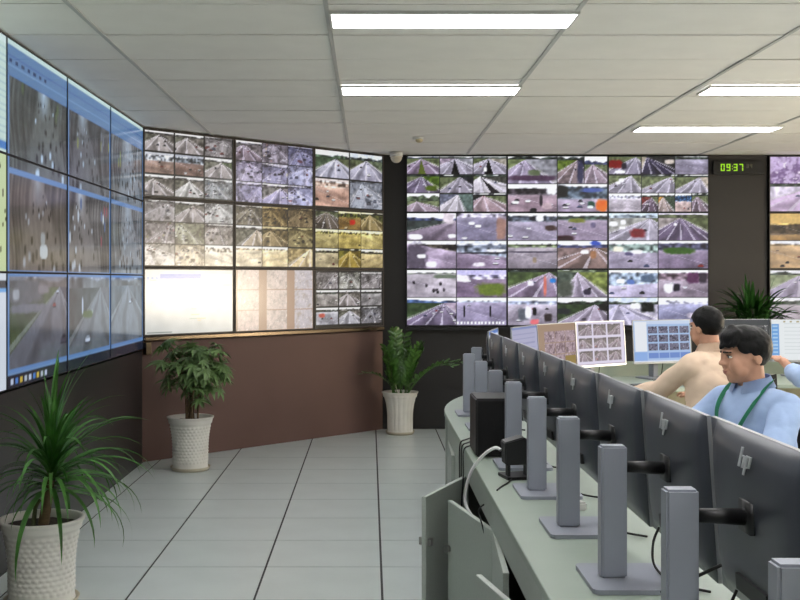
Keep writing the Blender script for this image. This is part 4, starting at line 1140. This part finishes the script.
def strap_leaf(L, w, up, droop, n=12, fold=.25):
    """long arching leaf growing along +x, starting angle up (deg), bending down"""
    b = bmesh.new(); x = z = 0.0; a = math.radians(up); rows = []
    for k in range(n + 1):
        t = k / n
        ww = w * (.55 + .45 * min(1, t / .2)) * (1 - t ** 3) + .0006
        zc = -ww * fold
        rows.append([b.verts.new((x, -ww / 2, z)), b.verts.new((x, 0, z + zc)), b.verts.new((x, ww / 2, z))])
        x += math.cos(a) * L / n; z += math.sin(a) * L / n
        a -= math.radians(droop) / n * (.4 + 1.2 * t)
    for A, B in zip(rows, rows[1:]):
        b.faces.new((A[0], A[1], B[1], B[0])); b.faces.new((A[1], A[2], B[2], B[1]))
    bmesh.ops.solidify(b, geom=list(b.faces), thickness=.0012)
    m = bpy.data.meshes.new('leaf'); b.to_mesh(m); b.free()
    m.polygons.foreach_set('use_smooth', [True] * len(m.polygons))
    return m
def leaf_obj(me, parent, loc, rz, tilt=0.0, s=1.0, name='leaf'):
    o = bpy.data.objects.new(name, me); COL.objects.link(o); o.parent = parent
    o.location = loc; o.rotation_euler = (0, tilt, rz); o.scale = (s, s, s)
    return o

# 1: long-leaved dracaena in the dimpled pot by the left wall
t = thing('potted_dracaena', 'spiky long-leaved plant on a short cane in a big dimpled white pot', 'plant', (-1.545, 5.06, 0))
zs = add_pot(t, .380, .190, .150, .150, 'dimple', True, 0)
b = bmesh.new(); tube(b, spline([(.01, -.02, zs - .02), (.03, -.02, zs + .10), (.045, 0, zs + .24)]), .026, 12, .022); obj('cane', b, M_BARK, t, True)
b = bmesh.new(); tube(b, spline([(-.03, -.04, zs - .02), (-.02, -.03, zs + .08), (.0, -.02, zs + .12)]), .012, 8, .008); obj('side_shoot', b, M_STEM, t, True)
rng = random.Random(11)
LM = {}
for up in (88, 72, 55, 38, 20, 2):
    for v in range(2):
        m = strap_leaf(.52 + .06 * v, .027, up, {88: 25, 72: 62, 55: 85, 38: 105, 20: 110, 2: 95}[up] + 20 * v); m.materials.append(M_LEAFA); LM[(up, v)] = m
cz = zs + .225; cxy = (.043, 0)
k = 0
for up, n in ((88, 12), (72, 20), (55, 24), (38, 24), (20, 22), (2, 14)):
    for i in range(n):
        a = 2 * math.pi * (i + rng.uniform(-.3, .3)) / n + up
        L = rng.uniform(.74, 1.10)
        # keep the leaves clear of the wall
        if math.cos(a) < -.2: L *= (.80 if up > 50 else .62)
        leaf_obj(LM[(up, rng.randint(0, 1))], t, (cxy[0], cxy[1], cz + (up - 40) * .0012 + rng.uniform(-.03, .02)), a, rng.uniform(-.12, .12), L)

# 2: umbrella-leaved plant
def palmate(seed, n=7, L=.095):
    r = random.Random(seed); b = bmesh.new()
    tube(b, [(-.07, 0, -.03), (-.03, 0, -.008), (0, 0, 0)], .0022, 5)
    for k in range(n):
        a = -2.2 + 4.4 * k / (n - 1) + r.uniform(-.1, .1); l = L * r.uniform(.75, 1.1) * (1 - .25 * abs(a) / 2.2); w = l * .30
        d = Vector((math.cos(a), math.sin(a), 0)); s = Vector((-d.y, d.x, 0)); dr = r.uniform(.35, .7)
        P = [(0, .12), (.3, 1.), (.65, .8), (1., .03)]
        rows = []
        for tt, ww in P:
            c = d * l * tt + Vector((0, 0, -dr * l * tt * tt + .01 * tt))
            rows.append((b.verts.new(c - s * w * ww * .5), b.verts.new(c + Vector((0, 0, -.004 * ww))), b.verts.new(c + s * w * ww * .5)))
        for A, B in zip(rows, rows[1:]):
            b.faces.new((A[0], A[1], B[1], B[0])); b.faces.new((A[1], A[2], B[2], B[1]))
    m = bpy.data.meshes.new('leaf'); b.to_mesh(m); b.free(); m.materials.append(M_LEAFB)
    return m
t = thing('potted_umbrella_tree', 'bushy small-leaved umbrella tree in a dimpled white pot below the map display', 'plant', (-1.44, 8.62, 0))
zs = add_pot(t, .405, .178, .140, .138, 'dimple', True, 0)
PM = [palmate(s) for s in range(5)]
rng = random.Random(21)
stems = []
for k in range(8):
    a = 2 * math.pi * k / 8 + rng.uniform(-.3, .3); r0 = rng.uniform(.02, .08); h = (.58, .34, .52, .30, .60, .42, .25, .50)[k]; r1 = rng.uniform(.08, .19)
    p = [(r0 * math.cos(a), r0 * math.sin(a), zs - .02), (r0 * 1.3 * math.cos(a), r0 * 1.3 * math.sin(a), zs + h * .5), (r1 * math.cos(a), r1 * math.sin(a), zs + h)]
    b = bmesh.new(); tube(b, spline(p, 5), .009, 7, .005); obj('stem', b, M_BARK, t, True); stems.append(p)
for k in range(120):
    p = stems[rng.randrange(8)]
    th = rng.uniform(0, 2 * math.pi); ph = math.acos(rng.uniform(-.55, 1)); rad = rng.uniform(.6, 1.0) ** .6
    cl = stems[k % 8][2]; ho = .62 + .5 * ((k * 37) % 8) / 8
    x = .03 + (.17 * math.cos(th) * rad * math.sin(ph) + cl[0] * .8) * 1.05; x = max(x, -.23); y = (.15 * math.sin(th) * rad * math.sin(ph) + cl[1] * .7); z = zs + .06 + .72 * (cl[2] - zs) + .17 * rad * math.cos(ph)
    o = leaf_obj(PM[rng.randrange(5)], t, (x, y, z), math.atan2(y, x) + rng.uniform(-.9, .9), rng.uniform(-.1, .9), rng.uniform(.9, 1.45))
    o.rotation_euler.x = rng.uniform(-.4, .4)
# twigs
for k in range(10):
    p = stems[k % 8]; a = rng.uniform(0, 6.28); q = (.02 + .18 * math.cos(a), .16 * math.sin(a), zs + rng.uniform(.35, .5))
    b = bmesh.new(); tube(b, spline([p[1], ((p[1][0] + q[0]) / 2, (p[1][1] + q[1]) / 2, (p[1][2] + q[2]) / 2 + .02), q], 4), .005, 6, .003); obj('twig', b, M_STEM, t, True)

# 3: glossy frond plant in the fluted pot
def frond(L, up, droop, seed, n=12):
    r = random.Random(seed); b = bmesh.new(); x = z = 0.; a = math.radians(up); P = []
    for k in range(n + 1):
        P.append((Vector((x, 0, z)), a)); x += math.cos(a) * L / n; z += math.sin(a) * L / n; a -= math.radians(droop) / n * (.3 + 1.4 * k / n)
    tube(b, [p for p, _ in P], .006, 6, .002)
    for k in range(3, n + 1):
        p, a = P[k]; d = Vector((math.cos(a), 0, math.sin(a))); nrm = Vector((-math.sin(a), 0, math.cos(a)))
        for sd in (-1, 1):
            l = .112 * (1 - .35 * abs(k / n - .6)) * r.uniform(.85, 1.1); w = l * .46
            ax = (d * .55 + Vector((0, sd, 0)) * .8 + nrm * r.uniform(.05, .4)).normalized(); sx = ax.cross(nrm).normalized()
            rows = []
            for tt, ww in ((0, .15), (.35, 1.), (.7, .8), (1., .04)):
                c = p + ax * l * tt; rows.append((b.verts.new(c - sx * w * ww * .5), b.verts.new(c - nrm * .006 * ww), b.verts.new(c + sx * w * ww * .5)))
            for A, B in zip(rows, rows[1:]):
                b.faces.new((A[0], A[1], B[1], B[0])); b.faces.new((A[1], A[2], B[2], B[1]))
    m = bpy.data.meshes.new('frond'); b.to_mesh(m); b.free(); m.materials.append(M_LEAFC)
    return m
t = thing('potted_zz_plant', 'glossy upright frond plant in a fluted white pot by the black column', 'plant', (.297, 10.63, 0))
zs = add_pot(t, .395, .172, .125, .125, 'flute', True, 0)
rng = random.Random(5)
FR = {('u', v): frond(.64, 88, 10, v) for v in range(3)}
FR.update({('m', v): frond(.52, 84, 30, v + 5) for v in range(3)})
FR.update({('d', v): frond(.66, 56, 78, v + 9) for v in range(2)})
for k in range(24):
    a = 2.4 * k + rng.uniform(-.4, .4); kind = 'u' if k % 2 else 'm'
    s_ = rng.uniform(.62, 1.0) * (.72 if math.sin(a) > .3 and kind == 'm' else 1)
    o = leaf_obj(FR[(kind, k % 3)], t, (.08 * math.cos(a) + .005, .06 * math.sin(a) - .01, zs - .01), a, rng.uniform(-.10, .05), s_, 'frond')
    o.rotation_euler.x = rng.uniform(-.16, .16)
leaf_obj(FR[('d', 0)], t, (.07, -.02, zs), -.15, 0, 1.0, 'frond'); leaf_obj(FR[('d', 1)], t, (.06, -.05, zs), -.55, 0, .95, 'frond'); leaf_obj(FR[('d', 0)], t, (-.03, -.03, zs), math.pi + .35, 0, .68, 'frond')

# 4: bushy strap-leaved plant by the clock panel
t = thing('potted_bush', 'bushy green strap-leaved plant below the clock panel', 'plant', (3.74, 10.48, 0))
zs = add_pot(t, .55, .20, .16, .15, 'flute', True, 0)
b = bmesh.new(); tube(b, spline([(0, 0, zs - .02), (.01, 0, zs + .25), (0, 0, zs + .46)]), .022, 10, .018); obj('cane', b, M_BARK, t, True)
rng = random.Random(8)
BM_ = {}
for up in (80, 55, 30, 8):
    m = strap_leaf(.34, .036, up, {80: 30, 55: 60, 30: 75, 8: 60}[up], 8); m.materials.append(M_LEAFD); BM_[up] = m
for up, n in ((80, 26), (55, 40), (30, 44), (8, 30)):
    for i in range(n):
        a = 2 * math.pi * (i + rng.uniform(-.3, .3)) / n
        s = rng.uniform(.75, 1.1) * (.8 if math.sin(a) > .3 else 1)
        leaf_obj(BM_[up], t, (.17 * math.cos(a) * rng.random(), .08 * math.sin(a) * rng.random(), zs + .58 + rng.uniform(-.14, .13)), a, rng.uniform(-.15, .15), s * 1.1)

# ------------------------------------------------------------------ people
def person(label, pos, heading, head_heading, shirt, arms, dz=0.0, fringe=True, lanyard=False, sleeve='long', lean=.03, group=None):
    """seated figure; local +y is forward.  arms: {'L': (elbow, wrist), 'R': ...} in world coordinates"""
    ang = math.atan2(-heading[0], heading[1])
    t = thing('person', label, 'person', (pos[0], pos[1], 0), ang, group)
    inv = (Matrix.Translation((pos[0], pos[1], 0)) @ Matrix.Rotation(ang, 4, 'Z')).inverted()
    hang = math.atan2(-head_heading[0], head_heading[1]) - ang
    HM = Matrix.Translation((0, lean + .042, 1.194 + dz)) @ Matrix.Rotation(hang, 4, 'Z') @ Matrix.Rotation(math.radians(-4), 4, 'X')
    sh = {'L': Vector((-.175, lean * .8, 1.005 + dz)), 'R': Vector((.175, lean * .8, 1.005 + dz))}
    # ---- body: head, neck, trunk, arms, hands and legs in one surface
    b = bmesh.new()
    def he(c, r, rot=None): ell(b, c, r, mtx=HM if rot is None else HM @ rot)
    he((0, -.012, .030), (.072, .094, .086)); he((0, .026, -.018), (.062, .066, .088)); he((0, .040, -.070), (.046, .046, .040)); he((0, .058, -.088), (.026, .026, .022))
    he((-.036, .058, -.030), (.026, .030, .036)); he((.036, .058, -.030), (.026, .030, .036))
    he((0, .084, .030), (.050, .014, .012)); he((0, .098, .004), (.009, .010, .030)); he((0, .106, -.020), (.013, .015, .012)); he((-.011, .097, -.025), (.009, .010, .008)); he((.011, .097, -.025), (.009, .010, .008))
    he((0, .088, -.052), (.024, .012, .007)); he((0, .086, -.064), (.021, .012, .008)); he((-.040, .040, -.055), (.024, .034, .030)); he((.040, .040, -.055), (.024, .034, .030))
    for s in (-1, 1): he((s * .074, -.006, -.004), (.010, .021, .032), Matrix.Rotation(s * -.25, 4, 'Z'))
    capsule(b, (0, lean * .9, 1.02 + dz), HM @ Vector((0, -.02, -.05)), .058, .056)
    loft(b, [(0, 0, .46 + dz, .15, .11), (0, 0, .60 + dz, .145, .10), (0, lean * .4, .75 + dz, .135, .09), (0, lean * .7, .92 + dz, .155, .10), (0, lean * .8, 1.01 + dz, .13, .075), (0, lean * .9, 1.05 + dz, .06, .055)])
    hands = {}
    for sd, (E, W) in arms.items():
        e, w = inv @ Vector(E), inv @ Vector(W)
        capsule(b, sh[sd], e, .042, .036); capsule(b, e, w, .036, .026)
        d = (w - e).normalized(); d.z *= .4; d.normalize()
        side = Vector((0, 0, 1)).cross(d).normalized(); up = d.cross(side).normalized()
        if up.z < 0: up = -up
        F4 = Matrix((( d.x, side.x, up.x, w.x), (d.y, side.y, up.y, w.y), (d.z, side.z, up.z, w.z), (0, 0, 0, 1)))
        ell(b, (.045, 0, -.002), (.050, .040, .015), mtx=F4)
        for q, (oy, ln) in enumerate(((-.030, .060), (-.010, .072), (.011, .068), (.030, .052))):
            p0, p1, p2 = (.082, oy, 0), (.082 + ln * .5, oy * 1.1, .006), (.082 + ln * .9, oy * 1.12, -.014)
            capsule(b, p0, p1, .0095, .0088, F4, 10); capsule(b, p1, p2, .0088, .0078, F4, 10)
        th_s = 1 if sd == 'R' else -1          # thumb on the inner side
        capsule(b, (.025, .030 * th_s, -.004), (.055, .056 * th_s, -.010), .0125, .011, F4, 10); capsule(b, (.055, .056 * th_s, -.010), (.082, .060 * th_s, -.014), .011, .009, F4, 10)
    legs = {}
    for s in (-1, 1):
        hip = Vector((s * .085, .0, .50 + dz)); kn = Vector((s * .12, .40, .50 + dz * .6)); an = Vector((s * .12, .38, .09))
        legs[s] = (hip, kn, an)
        capsule(b, hip, kn, .068, .05); capsule(b, kn, an, .048, .032); capsule(b, an, an + Vector((0, .13, -.05)), .03, .025)
    body = remeshed('body', b, M_SKIN, .0062, 3, t)
    # ---- shirt
    b = bmesh.new()
    loft(b, [(0, -.005, .47 + dz, .175, .135), (0, -.005, .58 + dz, .178, .132), (0, lean * .4, .74 + dz, .168, .118), (0, lean * .65, .90 + dz, .182, .124), (0, lean * .75, .98 + dz, .180, .108), (0, lean * .85, 1.035 + dz, .130, .084), (0, lean * .9, 1.065 + dz, .072, .068)])
    for sd, (E, W) in arms.items():
        e, w = inv @ Vector(E), inv @ Vector(W)
        capsule(b, sh[sd] + Vector((0, 0, -.016)), e, .064, .055); ell(b, (sh[sd].x * .62, sh[sd].y, 1.005 + dz), (.085, .075, .055))
        tgt = w if sleeve == 'long' else e + (w - e) * .38
        capsule(b, e, e + (tgt - e) * .97, .056, .044 if sleeve == 'long' else .054)
    rs = np.random.default_rng(int(abs(pos[0]) * 1000))
    def wr(me):
        n = len(me.vertices); co = np.empty(n * 3, np.float32); me.vertices.foreach_get('co', co); co = co.reshape(-1, 3)
        no = np.empty(n * 3, np.float32); me.vertices.foreach_get('normal', no); no = no.reshape(-1, 3)
        d = np.zeros(n)
        for k in range(10):
            f = rs.normal(0, 1, 3) * np.array([13, 13, 22]); ph_ = .8 * np.sin(co @ (rs.normal(0, 1, 3) * 9)); d += np.abs(np.sin(co @ f + ph_ + rs.uniform(0, 6))) ** .7 * .0030
        co += no * (d - .016)[:, None].astype(np.float32)
        me.vertices.foreach_set('co', co.ravel()); me.update()
    remeshed('shirt', b, shirt, .0085, 12, t, wr)
    # collar
    b = bmesh.new(); n = 26; R = []
    cy = lean * .92 + .004
    for zz, rx, ry in ((1.055, .084, .080), (1.103, .070, .070), (1.107, .074, .074), (1.060, .098, .094)):
        row = []
        for k in range(n):
            a = math.radians(105 + 330 * k / (n - 1)); dip = -.022 * max(0, math.sin(a)) ** 2
            row.append(b.verts.new((rx * math.cos(a), cy + ry * math.sin(a), zz + dz + dip + (.012 * max(0, -math.sin(a))))))
        R.append(row)
    for A, B in zip(R, R[1:]):
        for k in range(n - 1): b.faces.new((A[k], A[k + 1], B[k + 1], B[k]))
    bmesh.ops.solidify(b, geom=list(b.faces), thickness=.003)
    obj('collar', b, shirt, t, True)
    # ---- trousers, belt, shoes
    b = bmesh.new()
    loft(b, [(0, -.005, .43 + dz, .17, .13), (0, -.005, .53 + dz, .172, .132)])
    for s in (-1, 1):
        hip, kn, an = legs[s]; capsule(b, hip + Vector((0, .02, -.02)), kn, .086, .066); capsule(b, kn, an + Vector((0, 0, .02)), .066, .052)
    remeshed('trousers', b, M_TROUS, .011, 4, t)
    for s in (-1, 1):
        an = legs[s][2]; b = bmesh.new(); ell(b, (an.x, an.y + .06, .045), (.046, .13, .042)); obj('shoe', b, M_PLASTIC, t, True)
    # ---- hair: a cap that dives under the skin outside the hairline
    b = bmesh.new(); bmesh.ops.create_icosphere(b, subdivisions=5, radius=1.0)
    r2 = np.random.default_rng(9); fr = [r2.normal(0, 1, 3) * 7 for _ in range(8)]
    for v in b.verts:
        p = v.co.copy(); q = Vector((p.x * .080, -.014 + p.y * .104, .036 + p.z * .092))
        y, z, ax = q.y, q.z, abs(q.x)
        line = .058 if y > .055 else (.005 + .053 * max(0, min(1, (y + .0) / .055)) if y > -.0 else -.005 - .07 * max(0, min(1, (-y - .012) / .04)))
        if y > .035 and ax > .05: line = min(line, .045)
        k = max(0, min(1, (z - line) / .014))
        tuft = sum(math.sin(p.dot(Vector(f)) * 1.7 + i) for i, f in enumerate(fr)) * .0004
        out = Vector((q.x, q.y + .014, q.z - .036)).normalized()
        inner = Vector((q.x * .78, -.014 + (q.y + .014) * .72, .036 + (q.z - .036) * .78))
        v.co = HM @ (inner.lerp(q + out * (tuft + .004), k))
    if fringe:
        for k in range(17):
            x = -.066 + .00825 * k; rr_ = random.Random(k)
            capsule(b, HM @ Vector((x * .8, .050, .122 - abs(x) * .30)), HM @ Vector((x * 1.0 - .004, .108 - abs(x) * .55, .050 + abs(x) * .15 + rr_.uniform(-.008, .006))), .021, .0075)
        ell(b, (0, .01, .085), (.080, .095, .052), mtx=HM)
        for s in (-1, 1):
            ell(b, (s * .064, .022, .050), (.016, .040, .034), mtx=HM)
    remeshed('hair', b, M_HAIR, .005, 3, t)
    # ---- face details
    for s in (-1, 1):
        b = bmesh.new(); ell(b, (s * .031, .0815, .006), (.0130, .0085, .0046), 16, 10, HM); eo = obj('eye', b, M_EYEW, t, True)
        b = bmesh.new(); ell(b, (s * .031, .0878, .006), (.0058, .0035, .0046), 12, 8, HM); obj('iris', b, M_HAIR, eo, True)
        b = bmesh.new(); capsule(b, HM @ Vector((s * .013, .0990, .0270)), HM @ Vector((s * .048, .0835, .0275)), .0044, .0030); obj('eyebrow', b, M_HAIR, t, True)
        b = bmesh.new(); capsule(b, HM @ Vector((s * .019, .0885, .0118)), HM @ Vector((s * .044, .0795, .0105)), .0026, .002); obj('eyelid', b, M_HAIR, t, True)
    b = bmesh.new(); ell(b, (0, .0925, -.0545), (.019, .0085, .0032), 16, 8, HM); ell(b, (0, .0910, -.0610), (.017, .0085, .0040), 16, 8, HM); obj('lips', b, M_LIP, t, True)
    if lanyard:
        for s in (-1, 1):
            pts = [(s * .02, cy - .092, 1.085 + dz), (s * .075, cy - .045, 1.098 + dz), (s * .098, cy + .03, 1.066 + dz), (s * .092, lean + .105, .985 + dz), (s * .06, lean + .140, .90 + dz), (s * .012, lean + .145, .78 + dz)]
            P = spline(pts, 6); b = bmesh.new(); rows = []
            for i, p in enumerate(P):
                w = Vector((.013, -.002 * s, .004 * s)) if i > 8 else Vector((.010 * s, 0, .005))
                rows.append((b.verts.new(p - w), b.verts.new(p + w)))
            for A, B in zip(rows, rows[1:]): b.faces.new((A[0], A[1], B[1], B[0]))
            bmesh.ops.solidify(b, geom=list(b.faces), thickness=.002)
            obj('lanyard_strap', b, M_GREEN, t)
        b = bmesh.new(); box(b, -.03, .03, lean + .135, lean + .139, .68 + dz, .775 + dz); obj('badge', b, M_WHITEP, t)
    return t

def office_chair(x, y, heading, label, seat=.455):
    ang = math.atan2(-heading[0], heading[1])
    t = thing('office_chair', label, 'chair', (x, y, 0), ang, 'black office chairs')
    b = bmesh.new(); prism(b, base_outline(-.24, .24, -.22, .24, .07, 5), seat - .09, seat - .035); bmesh.ops.recalc_face_normals(b, faces=b.faces); obj('seat', b, M_CHAIR, t)
    b = bmesh.new(); n = 10; rows = []
    for j in range(n + 1):
        z = seat + .06 + .44 * j / n; w = .21 * (1 - .15 * (j / n) ** 3)
        rows.append([b.verts.new((w * (i / 6 * 2 - 1), -.245 - .03 * (j / n) + .05 * (i / 6 * 2 - 1) ** 2, z)) for i in range(7)])
    for A, B in zip(rows, rows[1:]):
        for i in range(6): b.faces.new((A[i], A[i + 1], B[i + 1], B[i]))
    bmesh.ops.solidify(b, geom=list(b.faces), thickness=.03); obj('backrest', b, M_CHAIR, t, True)
    b = bmesh.new(); tube(b, spline([(0, -.10, seat - .1), (0, -.26, seat - .07), (0, -.29, seat + .15)], 5), .018, 8); obj('back_support', b, M_PLASTIC, t, True)
    b = bmesh.new(); tube(b, [(0, 0, .08), (0, 0, seat - .09)], .028, 12); obj('gas_column', b, M_PLASTIC, t, True)
    for k in range(5):
        a = 2 * math.pi * k / 5 + .3; c, s = math.cos(a), math.sin(a)
        b = bmesh.new(); tube(b, [(.02 * c, .02 * s, .10), (.27 * c, .27 * s, .07)], .02, 8, .014); lg = obj('leg', b, M_PLASTIC, t, True)
        b = bmesh.new(); tube(b, [(.27 * c - .012 * s, .27 * s + .012 * c, .03), (.27 * c + .012 * s, .27 * s - .012 * c, .03)], .03, 12); obj('castor', b, M_RUBBER, lg, True)
    return t

# the man in the beige shirt, seen from behind
person('man in a beige shirt seen from behind, seated facing the blue and white program', (2.00, 6.22), (-.50, .86), (-.40, .92), M_BEIGE,
       {'L': ((1.72, 6.42, .86), (1.60, 6.72, .80)), 'R': ((2.24, 6.48, .84), (2.06, 6.78, .80))}, dz=.045, fringe=False, lean=.03)
office_chair(2.03, 6.18, (-.50, .86), 'black office chair under the beige-shirted man', .49)
# the man in the light blue shirt with a green lanyard
person('man in a light blue shirt with green lanyard, seated and looking at his monitor', (1.68, 4.62), (-.90, -.44), (-.985, -.12), M_BLUE,
       {'R': ((1.42, 4.80, .86), (1.24, 4.70, .80)), 'L': ((1.62, 4.30, .83), (1.36, 4.27, .82))}, dz=0., fringe=True, lanyard=True, sleeve='short', lean=.05)
office_chair(1.71, 4.63, (-.90, -.44), 'black office chair under the blue-shirted man with lanyard')
# a third operator, mostly out of the photograph
person('operator in a light blue shirt with one arm raised, seated beyond the lanyard man', (3.02, 6.75), (.05, 1.0), (.1, 1), M_BLUE,
       {'L': ((2.72, 6.80, .90), (2.70, 7.03, .99)), 'R': ((3.28, 6.95, .85), (3.20, 7.2, .80))}, dz=.02, fringe=True, sleeve='short', lean=.03)
office_chair(3.02, 6.72, (.05, 1), 'black office chair under the operator with raised arm', .47)
